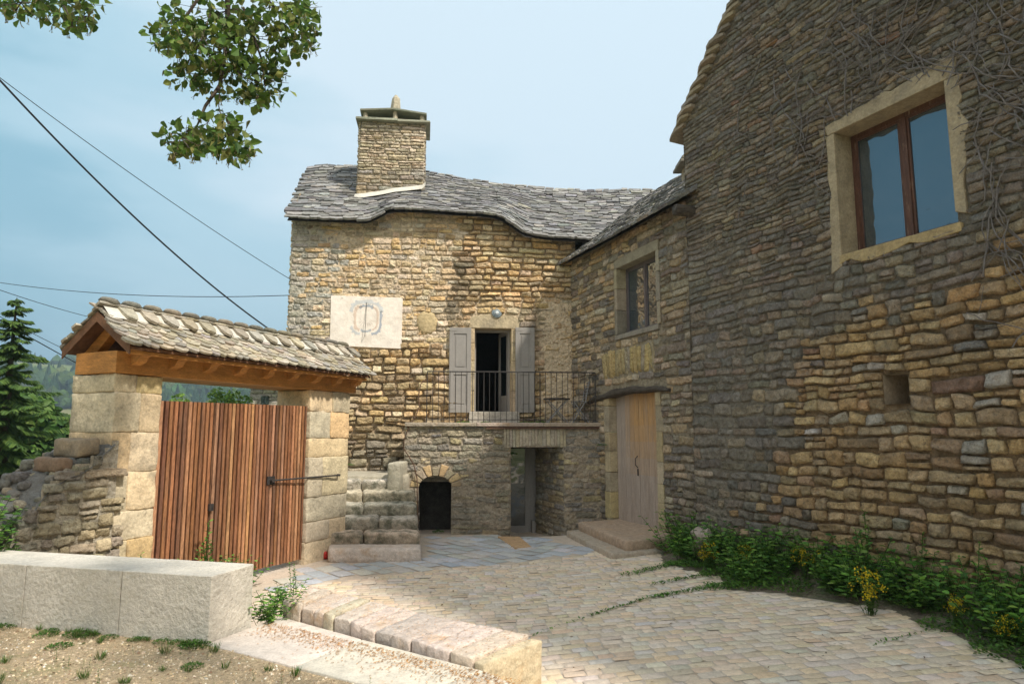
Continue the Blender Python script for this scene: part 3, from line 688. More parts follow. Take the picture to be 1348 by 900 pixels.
mb.box(CF, cl - q, (cl + cr) / 2 + .1, cz1 + .003, cz1 + .065, -dep - q, q, (.26, .27, .20), .012); mb.box(CF, (cl + cr) / 2 + .103, cr + q, cz1 + .003, cz1 + .06, -dep - q, q, (.28, .28, .21), .012)
mb.build('capstone', M['ashlar'], ch, bevel=.01)
zc = cz1 + .065; um = (cl + cr) / 2
for (uu, dd) in ((cl + .09, -.06), (um + .03, -.06), (cr - .09, -.06), (cl + .09, -dep + .06), (um, -dep + .06), (cr - .09, -dep + .06)):
    mb = MB(); hh = .19 if abs(uu - um) > .2 else .25
    mb.tube([CF.P(uu, zc, dd), CF.P(uu + .01, zc + hh * .5, dd), CF.P(uu, zc + hh, dd)], [.07, .062, .05], (.46, .40, .29), 6); mb.build('pot_stone', M['ashlar'], ch)
for sgn in (-1, 1):
    mb = MB(); ue = cl - .03 if sgn < 0 else cr + .03
    a, b = sorted((um + sgn * .002, ue)); za, zb_ = (zc + .19, zc + .26) if sgn < 0 else (zc + .26, zc + .17)
    P = CF.P; q = [P(a, za, .06), P(b, zb_, .06), P(b, zb_, -dep - .05), P(a, za, -dep - .05)]
    q2 = [p + np.array([0, 0, .05]) for p in q]; mb.hexa([p for p in q] + q2, (.22, .23, .17)); mb.build('cover_slab', M['ashlar'], ch, bevel=.008)
mb = MB(); cc = CF.P(um + .03, 0, -.2); zt_ = zc + .30; FINX = 1
mb.tube([(cc[0], cc[1], zt_), (cc[0], cc[1], zt_ + .12), (cc[0] + .01, cc[1], zt_ + .36), (cc[0], cc[1], zt_ + .46)], [.13, .125, .10, .03], (.44, .39, .29), 7); mb.build('finial', M['ashlar'], ch)
mb = MB(); pts = [(463, 268), (467, 262), (480, 261), (500, 258), (520, 254), (540, 252), (556, 250), (560, 246)]
bp = []
for (a_, b_) in pts: u, z = FC.px(a_, b_, CD + .06); bp.append((u, z))
vs = []
for k, (u, z) in enumerate(bp): vs += [FC.P(u, z + .15, CD + .005), FC.P(u, z + .09, CD + .12), FC.P(u, z - .03, CD + .22)]
mb.grid(np.array(vs).reshape(len(bp), 3, 3), (.8, .76, .68)); mb.build('mortar_flashing', M['whitemortar'], ch, smooth=True)
seat(house, FC.P(-3, 0, -2))

# ------------------------------------------------------------------ wing
wing = thing('stone_wing', 'low stone wing joining the house, with a small window over plank doors', 'building')
WEND = (BG.px(922, 600)[0] * 0)  # meets the gable house
Lw = 5.0
wl, wt = WG.px(812, 353); wr, wt2 = WG.px(863, 331); _, wb = WG.px(812, 441); _, wb2 = WG.px(863, 428)
WT = (wt + wt2) / 2; WB_ = (wb + wb2) / 2
kl, kt = WG.px(802, 522); kr, kt2 = WG.px(863, 516); kb = .28; KT = (kt + kt2) / 2
e0 = WG.px(747, 344, .25); e1 = WG.px(914, 252, .25)
def w_top(u): return e0[1] + (e1[1] - e0[1]) * (u - e0[0]) / (e1[0] - e0[0]) + .03

la, lz_a = WG.px(795, 499); lb, lz_b = WG.px(861, 448)
LINT = (la, lb, KT + .30, min(WB_ - .12, KT + .95))
def w_style(u, z):
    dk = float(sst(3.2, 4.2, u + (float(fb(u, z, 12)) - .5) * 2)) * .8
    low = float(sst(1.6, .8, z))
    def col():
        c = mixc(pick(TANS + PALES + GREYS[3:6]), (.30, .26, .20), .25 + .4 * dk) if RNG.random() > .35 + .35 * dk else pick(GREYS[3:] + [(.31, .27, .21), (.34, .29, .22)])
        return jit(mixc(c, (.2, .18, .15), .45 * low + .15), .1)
    return dict(h=.14, w=.30, gap=.014, bulge=.024, col=col, base=-.006)
wh = [(wl - .14, wr + .13, WB_ - .12, WT + .20), (kl - .22, kr + .20, -.3, KT + .02), (kl - .35, kr + .35, KT, KT + .25), LINT]
mb = MB()
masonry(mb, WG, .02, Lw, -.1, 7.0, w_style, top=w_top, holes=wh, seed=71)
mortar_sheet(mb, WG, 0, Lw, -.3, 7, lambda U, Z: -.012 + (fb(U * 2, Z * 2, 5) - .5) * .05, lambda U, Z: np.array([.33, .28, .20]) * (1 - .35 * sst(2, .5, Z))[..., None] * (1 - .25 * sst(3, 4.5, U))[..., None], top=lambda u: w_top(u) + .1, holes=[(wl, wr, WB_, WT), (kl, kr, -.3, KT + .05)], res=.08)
mb.build('wall', M['stone'], wing, smooth=True)
# soldier course above the lintel
mb = MB(); u = LINT[0]
while u < LINT[1] - .03:
    w2 = min(RNG.uniform(.09, .17), LINT[1] - u); 
    stone_patch(mb, WG, u + .004, u + w2 - .004, LINT[2] + .1 * math.sin((u - LINT[0]) / (LINT[1] - LINT[0]) * math.pi) + .005, LINT[3], .02, jit(pick([(.48, .38, .20), (.42, .36, .24), (.50, .38, .17), (.40, .36, .28)]), .08), rnd=.04); u += w2
mb.build('relieving_course', M['stone'], wing, smooth=True)
def jambs(fr, u0, u1, z0, z1, wa, wb, dep, parent, pal, proud=.016, lint=.18, sill=.10, name='surround', bev=.01, step=(.3, .55)):
    mb = MB()
    for (a, b, s) in ((u0, -1, wa), (u1, 1, wb)):
        if not lint and b > 0: mb.build(name, M['ashlar'], parent, bevel=bev); mb = MB()
        z = z0
        while z < z1 - .01:
            h = min(RNG.uniform(*step), z1 - z)
            if z1 - (z + h) < .1: h = z1 - z
            w2 = s * RNG.uniform(.82, 1.2); lo, hi = (a - w2, a) if b < 0 else (a, a + w2)
            mb.box(fr, lo, hi, z + .003, z + h - .003, -dep, proud + RNG.uniform(-.003, .003), jit(pick(pal), .06), .003); z += h
    if lint: mb.box(fr, u0 - wa * 1.0, u1 + wb * 1.0, z1 + .003, z1 + lint, -dep, proud, jit(pick(pal), .05), .004)
    if sill: mb.box(fr, u0 - wa * .6, u1 + wb * .6, z0 - sill, z0 - .003, -dep, proud + .03, jit(pick(pal), .05), .004)
    return mb.build(name, M['ashlar'], parent, bevel=bev)
WP = [(.32, .28, .21), (.35, .295, .21), (.29, .265, .21)]
jambs(WG, wl, wr, WB_, WT, .11, .10, .30, wing, WP, name='window_surround', lint=.2)
jambs(WG, kl, kr, kb - .3, KT, .20, .20, .30, wing, [(.44, .36, .22), (.38, .31, .20), (.42, .35, .24)], lint=0, sill=0, name='door_jamb')
def window(fr, u0, u1, z0, z1, d, fm, gm, parent, fw=.05, mull=.5, mw=.07, bars=()):
    mb = MB(); um = u0 + (u1 - u0) * mull
    for (a, b, c, e_) in ((u0, u0 + fw, z0, z1), (u1 - fw, u1, z0, z1), (u0 + fw, u1 - fw, z0, z0 + fw * 1.1), (u0 + fw, u1 - fw, z1 - fw, z1)): mb.box(fr, a, b, c, e_, -d - .05, -d)
    mb.box(fr, um - mw / 2, um + mw / 2, z0 + fw * 1.1, z1 - fw, -d - .045, -d + .008)
    for (a, b) in ((u0 + fw, um - mw / 2), (um + mw / 2, u1 - fw)):
        for (p, q, r, s) in ((a, a + .028, z0 + fw * 1.1, z1 - fw), (b - .028, b, z0 + fw * 1.1, z1 - fw), (a + .028, b - .028, z0 + fw * 1.1, z0 + fw * 1.1 + .035), (a + .028, b - .028, z1 - fw - .03, z1 - fw)): mb.box(fr, p, q, r, s, -d - .04, -d - .008)
    for zb_ in bars: mb.box(fr, u0 + fw, u1 - fw, zb_ - .012, zb_ + .012, -d - .035, -d - .01)
    o = mb.build('window_frame', fm, parent, bevel=.003)
    for (a, b) in ((u0 + fw, um - mw / 2), (um + mw / 2, u1 - fw)):
        mb = MB(); mb.box(fr, a + .02, b - .02, z0 + fw, z1 - fw, -d - .032, -d - .026); mb.build('pane', gm, o)
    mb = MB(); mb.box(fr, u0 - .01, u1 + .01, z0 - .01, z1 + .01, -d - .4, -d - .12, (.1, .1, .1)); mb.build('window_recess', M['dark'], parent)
    return o
window(WG, wl, wr, WB_, WT, .2, M['greywood'], M['glass'], wing, fw=.045, mw=.06)
# plank doors
for k, (a, b) in enumerate(((kl + .01, (kl + kr) / 2 - .004), ((kl + kr) / 2 + .004, kr - .01))):
    mb = MB(); n = 5; lf = None
    for i in range(n):
        x0 = a + (b - a) * i / n; x1 = a + (b - a) * (i + 1) / n
        tt = (x0 - kl) / (kr - kl)
        zs_ = np.linspace(kb + .01, KT + .04, 9)
        for z0, z1 in zip(zs_[:-1], zs_[1:]):
            hgt = ((z0 + z1) / 2 - kb) / (KT - kb)
            c = mixc((.42, .345, .29), (.52, .31, .14), max(0, min(1, (hgt - .32) * 2.2)) * max(0, min(1, (tt - .12) * 5)) )
            mb.box(WG, x0 + .003, x1 - .003, z0, z1 + .0005, -.20, -.155, mixc(c, (.3, .22, .16), .15 * (i % 2)))
    lf = mb.build('door_leaf', M['doorwood'], wing)
    if k == 0:
        mb = MB()
        mb.tube([WG.P(b - .06, 1.35, -.15), WG.P(b - .06, 1.4, -.10), WG.P(b - .06, 1.52, -.10), WG.P(b - .06, 1.57, -.15)], .010); mb.box(WG, b - .08, b - .04, 1.2, 1.33, -.155, -.145); mb.build('handle', M['iron'], lf)
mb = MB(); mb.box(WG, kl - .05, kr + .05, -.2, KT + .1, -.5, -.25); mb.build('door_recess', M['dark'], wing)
# crooked oak lintel
mb = MB(); a_, za = WG.px(777, 517); b_, zb_ = WG.px(884, 503); vs = []
NL = 22
for i in range(NL):
    t = i / (NL - 1); u = a_ + (b_ - a_) * t
    zb2 = KT - .02 + .05 * math.sin(t * math.pi) - .10 * (1 - t) ** 3 + .02 * math.sin(t * 17) * .5; h = .075 + .055 * math.sin(min(1, t * 1.15) * math.pi) ** .7 + .018 * math.sin(t * 23)
    for (zq, dq) in ((zb2, -.25), (zb2 - .0, .05 + .01 * math.sin(i * 2.1)), (zb2 + h * .35, .085 + .01 * math.sin(i * 1.3)), (zb2 + h, .05), (zb2 + h, -.25)): vs.append(WG.P(u, zq, dq))
P = np.array(vs).reshape(NL, 5, 3); mb.grid(P, (.1, .08, .06)); mb.add(P[0], [(4, 3, 2, 1, 0)], (.1, .08, .06)); mb.add(P[-1], [(0, 1, 2, 3, 4)], (.1, .08, .06))
mb.build('lintel', M['oldbeam'], wing, smooth=True)
# log spout stub high by the gable
u_, z_ = WG.px(893, 277, .35); mb = MB(); mb.tube([WG.P(u_ + .05, z_ - .02, -.1), WG.P(u_ + .02, z_, .2), WG.P(u_, z_, .42)], [.11, .10, .095], (.1, .1, .1), 9); mb.build('log_end', M['oldbeam'], wing, smooth=True)
weave = [WG.P(-3.2, e0[1] - .0 + (e1[1] - e0[1]) * (-3.2 - e0[0]) / (e1[0] - e0[0]), .25), WG.P(e0[0], e0[1], .25), WG.P((e0[0] + e1[0]) / 2, (e0[1] + e1[1]) / 2 - .02, .25), WG.P(e1[0] - .24, e1[1] - .01, .25)]
r0 = WG.px(881, 243, -2.6); r1 = WG.px(908, 230, -2.6)

def wrz(u): return r0[1] + (r1[1] - r0[1]) * (u - r0[0]) / max(.3, (r1[0] - r0[0])) * .5
wridge = [WG.P(-3.2, wrz(r0[0]), -2.6), WG.P(r0[0], r0[1], -2.6), WG.P(r1[0], wrz(r1[0]), -2.6), WG.P(e1[0] - .24, wrz(r1[0]) + .05, -2.6)]
mb = MB(); slate_roof(mb, weave, wridge, .105, .25, .046, SLATES + [(.30, .28, .24)], round_=.1, jy=.018); under_sheet(mb, weave, wridge, .04)
wback = [p + np.array([2.6 * .94, .9, -2.2]) for p in wridge]; under_sheet(mb, wback, [p - np.array([0, 0, .1]) for p in wridge], .04)
mb.build('roof', M['slate'], wing)
seat(wing, WG.P(2, 0, -1))

# ------------------------------------------------------------------ gable house on the right
gab = thing('gable_house', 'tall dark rubble gable house on the right with a brown casement window', 'house')
gL, gT = BG.px(1099, 178); gR, gT2 = BG.px(1243, 104); _, gB = BG.px(1099, 337); _, gB2 = BG.px(1251, 298)
GTp = (gT + gT2) / 2; GB = (gB + gB2) / 2
vL, vT = BG.px(1162, 493); vR, vB = BG.px(1198, 531)
VENT = (vL, vR, vB, vT)
gz0 = BG.px(905, 165)[1]; ur, zr = BG.px(974, 0)

sl_g = (zr - gz0) / ur
def g_top(u): return gz0 + sl_g * u if u < 7 else gz0 + sl_g * 7 - sl_g * (u - 7)  # peak out of view, shaped so its shadow covers the paving
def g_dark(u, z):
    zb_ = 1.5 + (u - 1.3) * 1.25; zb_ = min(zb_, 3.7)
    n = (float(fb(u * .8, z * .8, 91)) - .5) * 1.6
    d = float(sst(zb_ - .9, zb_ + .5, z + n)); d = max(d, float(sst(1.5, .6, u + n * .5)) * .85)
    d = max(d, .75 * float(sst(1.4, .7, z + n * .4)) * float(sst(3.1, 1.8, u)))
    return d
def g_style(u, z):
    d = g_dark(u, z); up = float(sst(3.0, 5.0, z))
    hh = .142 * (1 - up) + .078 * up; ww = .27 * (1 - up) + .21 * up
    if u < .45: hh *= 1.35; ww = .4
    far = float(sst(2.2, .8, u)) * (1 - up)
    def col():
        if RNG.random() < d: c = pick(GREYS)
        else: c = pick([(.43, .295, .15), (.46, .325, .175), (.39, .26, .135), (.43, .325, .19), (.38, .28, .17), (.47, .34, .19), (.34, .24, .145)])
        if RNG.random() < .006: c = (.32, .20, .14)
        if d < .5 and RNG.random() < .07: c = (.36, .32, .27)
        return jit(c, .12)
    return dict(h=hh, w=ww, h2=hh, gap=.010 + .012 * (1 - d), bulge=.016 + .008 * (1 - d), col=col, rnd=.07, base=-.003 * far)
def g_dv(U, Z):
    zb_ = np.minimum(1.5 + (U - 1.3) * 1.25, 3.7); n = (fb(U * .8, Z * .8, 91) - .5) * 1.6
    d = sst(zb_ - .9, zb_ + .5, Z + n); return np.maximum(d, sst(1.5, .6, U + n * .5) * .85)
SW = .12
gh = [(gL - SW + .01, gR + SW, GB - .05, GTp + .19), (VENT[0] - .01, VENT[1] + .01, VENT[2], VENT[3])]
mb = MB()
lim = lambda u: min(g_top(u), 2.6 + .76 * (11.02 - .9136 * u))
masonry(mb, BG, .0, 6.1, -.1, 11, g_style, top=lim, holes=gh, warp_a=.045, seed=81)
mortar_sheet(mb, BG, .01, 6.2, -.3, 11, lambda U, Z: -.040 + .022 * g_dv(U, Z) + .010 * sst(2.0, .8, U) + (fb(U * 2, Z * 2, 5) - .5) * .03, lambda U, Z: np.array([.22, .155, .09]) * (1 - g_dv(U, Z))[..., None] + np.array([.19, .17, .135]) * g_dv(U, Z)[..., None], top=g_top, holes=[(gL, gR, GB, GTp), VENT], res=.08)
def rough_wall(mb, fr, u0, u1, z1, top, col):
    mortar_sheet(mb, fr, u0, u1, -.3, z1, lambda U, Z: (fb(U * 2, Z * 5, 6) - .5) * .06, lambda U, Z: np.zeros(U.shape + (3,)) + np.array(col), top=top, res=.16)
rough_wall(mb, BG, 6.2, 14, 20, g_top, (.24, .19, .13))
BE = Frame(BG.P(0, 0, -8)[:2], (BG.n[0], BG.n[1])); rough_wall(mb, BE, 0, 8, gz0, None, (.2, .17, .13))
B2 = Frame(BG.P(14, 0, 0)[:2], (-BG.n[0], -BG.n[1])); rough_wall(mb, B2, 0, 8, gz0, None, (.2, .17, .13))
mb.build('wall', M['stonedark'], gab, smooth=True)
# render band and jambs of the big window
mb = MB()
GS = [(.42, .33, .18), (.45, .36, .21), (.40, .31, .17)]
def gpoly(q, d, c):
    n = len(q); mb.add([BG.P(u, z, d) for u, z in q] + [BG.P(u, z, -.34) for u, z in q], [tuple(range(n)), tuple(range(n, 2 * n))[::-1]] + [(i, i + n, (i + 1) % n + n, (i + 1) % n) for i in range(n)], c)
def ragged(a, b, n, amp): return [(a[0] + (b[0] - a[0]) * i / n + RNG.normal(0, amp), a[1] + (b[1] - a[1]) * i / n + RNG.normal(0, amp)) for i in range(n + 1)]
gpoly([(gL - .002, GTp - .002)] + ragged((gL - SW, GTp), (gL - SW - .03, GB - .2), 12, .022) + [(gL - .002, GB - .14)], .020, (.36, .295, .195))
gpoly([(gR + .002, GB + .12)] + ragged((gR + SW + .02, GB + .1), (gR + SW + .05, GTp + .02), 12, .03) + [(gR + .002, GTp - .002)], .020, (.36, .295, .195))
gpoly([(gL - SW + .02, GTp + .001), (gR + SW, GTp + .001)] + ragged((gR + SW + .02, GTp + .22), (gL - SW - .02, GTp + .15), 14, .018), .024, (.36, .295, .195))
gpoly([(gL - .03, GB - .001), ] + ragged((gL - .03, GB - .12), (gR + .05, GB - .10), 10, .02) + [(gR + .05, GB - .001)], .026, (.38, .29, .15))
mb.build('window_surround', M['ashlar'], gab, bevel=.008)
window(BG, gL, gR, GB, GTp, .28, M['windowwood'], M['glass'], gab, fw=.06, mull=.5, mw=.09)
# vent hole lining
mb = MB(); P = BG.P; a, b, c, d = VENT
q = [P(a, c, 0), P(b, c, 0), P(b, c, -.5), P(a, c, -.5), P(a, d, 0), P(b, d, 0), P(b, d, -.5), P(a, d, -.5)]
mb.add(q, [(0, 1, 2, 3), (7, 6, 5, 4), (1, 5, 6, 2), (3, 2, 6, 7), (0, 3, 7, 4)], (.34, .27, .19)); mb.box(BG, a - .02, b + .02, c - .02, d + .02, -.52, -.505, (.02, .02, .02))  # near-black back plate paints in the hole's inner shade
mb.build('vent_hole', M['ashlar'], gab)
# verge slabs on the rake
mb = MB()
for k in range(40):
    u = -.10 + k * .115; z = g_top(max(0, u)) + .02 + min(0, u) * sl_g; g = .28
    P_ = Vector(BG.P(u, z, -.35)); ta = Vector(BG.u * 1 + BG.z * (sl_g * .35)).normalized()
    slab(mb, P_, .42, .35 + .13 + RNG.uniform(-.02, .03), .055, ta, (Vector(BG.n) + Vector((0, 0, .03))).normalized(), Vector((0, 0, 1)), jit(pick([(.33, .27, .18), (.29, .245, .175), (.23, .20, .155)]), .1), n=3)
rv = mb
def gr_pt(u, d): return BG.P(u, g_top(u) + .03, d)
for (a, b) in ((-.1, 7), (14.1, 7)):
    P = np.array([[BG.P(a, g_top(a) if a > 0 else gz0 - .15, -.1), BG.P(b, g_top(7), -.1)], [BG.P(a, g_top(a) if a > 0 else gz0 - .15, -8), BG.P(b, g_top(7), -8)]]); mb.grid(P, (.2, .19, .18))
mb.build('roof', M['slate'], gab)
seat(gab, BG.P(4, 0, -3))

# small far chimney peeping past the gable corner
fc = thing('small_chimney', 'narrow stone chimney with slab cap and pointed finial behind the gable corner', 'chimney')
FD = 13.0; p0 = at_d(911, 262, FD); z1_ = at_d(911, 216, FD).z; z2_ = at_d(911, 196, FD).z; z3_ = at_d(911, 172, FD).z
mb = MB(); cx, cy = p0.x + .04, FD + .2
mb.prism([(cx - .13, cy - .2), (cx + .25, cy - .2), (cx + .25, cy + .2), (cx - .13, cy + .2)], 5.6, z1_, (.40, .32, .22)); mb.build('stack', M['ashlar'], fc, bevel=.01)
for k, (zz, gg) in enumerate(((z1_ + .005, .14), (z1_ + .085, .10), (z1_ + .16, .04))):
    mb = MB(); mb.prism([(cx - .13 - gg, cy - .2 - gg), (cx + .25 + gg, cy - .2 - gg), (cx + .25 + gg, cy + .2 + gg), (cx - .13 - gg, cy + .2 + gg)], zz, zz + .06, (.22, .20, .16)); mb.build('capstone', M['ashlar'], fc, bevel=.01)
mb = MB(); mb.tube([(cx + .03, cy, z1_ + .22), (cx + .03, cy, z3_ - .1), (cx + .03, cy, z3_ + .03)], [.10, .08, .03], (.42, .38, .32), 7); mb.build('finial', M['ashlar'], fc)
seat(fc, (cx, cy, 5.6))

# ------------------------------------------------------------------ rough dressed blocks
def rblock(mb, f, size, r=.02, amp=.006, res=.10, col=(.5, .5, .5), seed=None):
    """f maps (a,b,c) in the unit cube to the world; right-handed"""
    seed = seed or int(RNG.integers(1, 9999)); ax = []
    for L in size:
        n = int(max(1, min(16, round(L / res)))); q = min(.3, r / L)
        ax.append(np.array([0] + list(np.linspace(q, 1 - q, n + 1)) + [1.0]))
    idx = {}; vs = []; cs = []
    A, B, C = ax; na, nb, nc = len(A), len(B), len(C)
    def vid(i, j, k):
        key = (i, j, k)
        if key not in idx:
            a, b, c = A[i], B[j], C[k]
            e = (i in (0, na - 1)) + (j in (0, nb - 1)) + (k in (0, nc - 1))
            if e >= 2:
                s = .35 if e == 2 else .5
                if i in (0, na - 1): a += (.5 - a) * 2 * s * min(.3, r / size[0])
                if j in (0, nb - 1): b += (.5 - b) * 2 * s * min(.3, r / size[1])
                if k in (0, nc - 1): c += (.5 - c) * 2 * s * min(.3, r / size[2])
            p = np.asarray(f(a, b, c), float)
            nn = np.array([fb(p[1] * 9 + seed, p[2] * 9, seed), fb(p[0] * 9 + seed, p[2] * 9, seed + 3), fb(p[0] * 9 + seed, p[1] * 9, seed + 7)]).ravel() - .5
            vs.append(p + nn * 2.4 * amp); idx[key] = len(vs) - 1; cs.append(col(A[i], B[j], C[k]) if callable(col) else col)
        return idx[key]
    fs = []
    for i in range(na - 1):
        for j in range(nb - 1):
            fs.append((vid(i, j, 0), vid(i, j + 1, 0), vid(i + 1, j + 1, 0), vid(i + 1, j, 0)))
            fs.append((vid(i, j, nc - 1), vid(i + 1, j, nc - 1), vid(i + 1, j + 1, nc - 1), vid(i, j + 1, nc - 1)))
        for k in range(nc - 1):
            fs.append((vid(i, 0, k), vid(i + 1, 0, k), vid(i + 1, 0, k + 1), vid(i, 0, k + 1)))
            fs.append((vid(i, nb - 1, k), vid(i, nb - 1, k + 1), vid(i + 1, nb - 1, k + 1), vid(i + 1, nb - 1, k)))
    for j in range(nb - 1):
        for k in range(nc - 1):
            fs.append((vid(0, j, k), vid(0, j, k + 1), vid(0, j + 1, k + 1), vid(0, j + 1, k)))
            fs.append((vid(na - 1, j, k), vid(na - 1, j + 1, k), vid(na - 1, j + 1, k + 1), vid(na - 1, j, k + 1)))
    mb.add(np.array(vs), fs, np.array(cs))
def rbox(mb, fr, u0, u1, z0, z1, d0, d1, **k):      # d0 back, d1 front; b axis runs from the front to the back
    rblock(mb, lambda a, b, c: fr.P(u0 + (u1 - u0) * a, z0 + (z1 - z0) * c, d1 + (d0 - d1) * b), (u1 - u0, abs(d1 - d0), z1 - z0), **k)
def rquad(mb, A, B, C, D, z0, zt, **k):              # A,B front left/right, C,D back right/left; zt: 4 heights
    A, B, C, D = [np.array(p[:2], float) for p in (A, B, C, D)]
    zt = [zt] * 4 if isinstance(zt, (int, float)) else zt
    def f(a, b, c):
        p = (A * (1 - a) + B * a) * (1 - b) + (D * (1 - a) + C * a) * b
        z = (zt[0] * (1 - a) + zt[1] * a) * (1 - b) + (zt[3] * (1 - a) + zt[2] * a) * b
        return (p[0], p[1], z0 + (z - z0) * c)
    rblock(mb, f, (np.linalg.norm(B - A), np.linalg.norm(D - A), zt[0] - z0), **k)

# ------------------------------------------------------------------ terrace in front of the house
ter = thing('terrace', 'rubble stone terrace under the balcony door with a small arched niche', 'terrace')
uT = TR.px(532, 600)[0]; uS = TR.px(536, 558)[0]; nl = TR.px(551, 660)[0]; nr = TR.px(594.5, 660)[0]
nz1 = TR.px(572, 626)[1]; nz0 = TR.px(572, 641)[1]
def niche(z):
    if z < nz0: return (nl, nr)
    q = (z - nz0) / (nz1 - nz0)
    if q > 1: return None
    hw = (nr - nl) / 2 * math.sqrt(max(0, 1 - q * q)) ; um = (nl + nr) / 2; return (um - hw, um + hw)
pass_h = (pL, pR, -.5, pT - .02); lin_h = (pL - .14, pR + .05, pT - .02, 2.13)
def vous(z):
    um = (nl + nr) / 2; q = (z - nz0) / (nz1 - nz0 + .24)
    if q < -.1 or q > 1: return None
    hw = ((nr - nl) / 2 + .22) * math.sqrt(max(0, 1 - max(0, q) ** 2)); return (um - hw, um + hw)
def t_top(u): return 2.13 - .9 * float(sst(uS + .05, uT - .12, u)) 
def t_style(u, z):
    low = float(sst(1.2, .2, z))
    def col():
        c = pick([(.40, .34, .24), (.36, .31, .23), (.42, .35, .23), (.33, .29, .22), (.38, .34, .28), (.44, .36, .22)])
        if RNG.random() < .25: c = (.27, .25, .21)
        return jit(mixc(c, (.24, .21, .17), .3 * low), .10)
    return dict(h=.13, w=.34, gap=.010, bulge=.015, col=col, base=-.010)
mb = MB(); hs_ = [niche, pass_h, lin_h, vous]
masonry(mb, TR, uT, .12, -.25, 2.12, t_style, top=t_top, holes=hs_, seed=101)
mortar_sheet(mb, TR, uT, .2, -.4, 2.13, lambda U, Z: -.004 + (fb(U * 2.5, Z * 2.5, 5) - .5) * .045, lambda U, Z: np.zeros(U.shape + (3,)) + np.array([.36, .305, .23]), top=t_top, holes=[niche, pass_h], res=.05)
P = TR.P
# left return wall and passage walls
LF = Frame(TR.P(uT, 0, -1.2)[:2], (TR.n[0], TR.n[1])); 
masonry(mb, LF, 0, 1.2, -.2, 1.35, t_style, seed=111); mortar_sheet(mb, LF, 0, 1.2, -.3, 1.35, lambda U, Z: -.01 + 0 * U, lambda U, Z: np.zeros(U.shape + (3,)) + np.array([.35, .30, .22]), res=.2)
bkR = FC.P(FC.px(705, 660)[0], 0, 0); fr_ = TR.P(pR, 0, 0); PRW = Frame(bkR[:2], (fr_ - bkR)[:2]); LR = float(np.linalg.norm((fr_ - bkR)[:2]))
masonry(mb, PRW, 0, LR, -.35, pT + .1, t_style, seed=121); mortar_sheet(mb, PRW, 0, LR, -.45, pT + .1, lambda U, Z: -.012 + 0 * U, lambda U, Z: np.zeros(U.shape + (3,)) + np.array([.35, .30, .22]), res=.12)
fl_ = TR.P(pL, 0, 0); bkL = FC.P(FC.px(666, 660)[0], 0, 0); PLW = Frame(fl_[:2], (bkL - fl_)[:2]); LL = float(np.linalg.norm((fl_ - bkL)[:2]))
masonry(mb, PLW, 0, LL, -.35, pT + .1, t_style, seed=131); mortar_sheet(mb, PLW, 0, LL, -.45, pT + .1, lambda U, Z: -.012 + 0 * U, lambda U, Z: np.zeros(U.shape + (3,)) + np.array([.35, .30, .22]), res=.2)
mb.build('wall', M['stone'], ter, smooth=True)
# niche: voussoirs and a stone-lined recess, its shade painted in
um = (nl + nr) / 2; hw = (nr - nl) / 2
mb = MB(); nv = 9
for k in range(nv):
    a0 = math.pi * (1 - k / nv) ; a1 = math.pi * (1 - (k + 1) / nv)
    rx, rzz = hw, nz1 - nz0; ro = RNG.uniform(.17, .24)
    q = []
    for (aa, dr) in ((a0 - .03, 0), (a1 + .03, 0), (a1 + .03, ro), (a0 - .03, ro)): q.append((um + (rx + dr) * math.cos(aa), nz0 + (rzz + dr) * math.sin(aa) * 1.0))
    c = jit(pick([(.50, .36, .19), (.46, .35, .21), (.42, .34, .24)]), .08)
    mb.add([TR.P(u, z, .014) for u, z in q] + [TR.P(u, z, -.3) for u, z in q], [(3, 2, 1, 0)[::-1], (4, 5, 6, 7)[::-1]] + [(i, i + 4, (i + 1) % 4 + 4, (i + 1) % 4) for i in range(4)], c)
mb.build('arch', M['ashlar'], ter, bevel=.012)
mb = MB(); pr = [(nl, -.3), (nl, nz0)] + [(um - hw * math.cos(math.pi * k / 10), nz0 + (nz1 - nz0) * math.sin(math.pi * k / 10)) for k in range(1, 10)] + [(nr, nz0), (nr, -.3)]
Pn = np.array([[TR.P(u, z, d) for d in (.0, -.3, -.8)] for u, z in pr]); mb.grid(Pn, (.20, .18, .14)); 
mb.box(TR, nl - .1, nr + .1, -.3, nz1 + .1, -.85, -.80, (.12, .11, .09)); mb.build('niche_lining', M['nicheshade'], ter)
# passage lintel: a flat arch of thin stones
mb = MB(); u = pL - .14
while u < pR + .04:
    w2 = min(RNG.uniform(.055, .10), pR + .05 - u); t = (u - pL) / (pR - pL); zb2 = pT - .02 + .04 * math.sin(max(0, min(1, t)) * math.pi) - .02 * (RNG.random())
    rbox(mb, TR, u + .003, u + w2 - .003, zb2, 2.125, -.3, .012 + RNG.uniform(-.004, .004), r=.01, amp=.003, res=.2, col=jit((.42, .37, .28), .07)); u += w2
mb.build('flat_arch', M['ashlar'], ter)
mb = MB(); rbox(mb, TR, pL - .05, pR + .30, pT - .05, pT + .04, -.75, -.32, r=.02, amp=.012, col=(.1, .08, .06)); mb.build('lintel_beam', M['oldbeam'], ter)
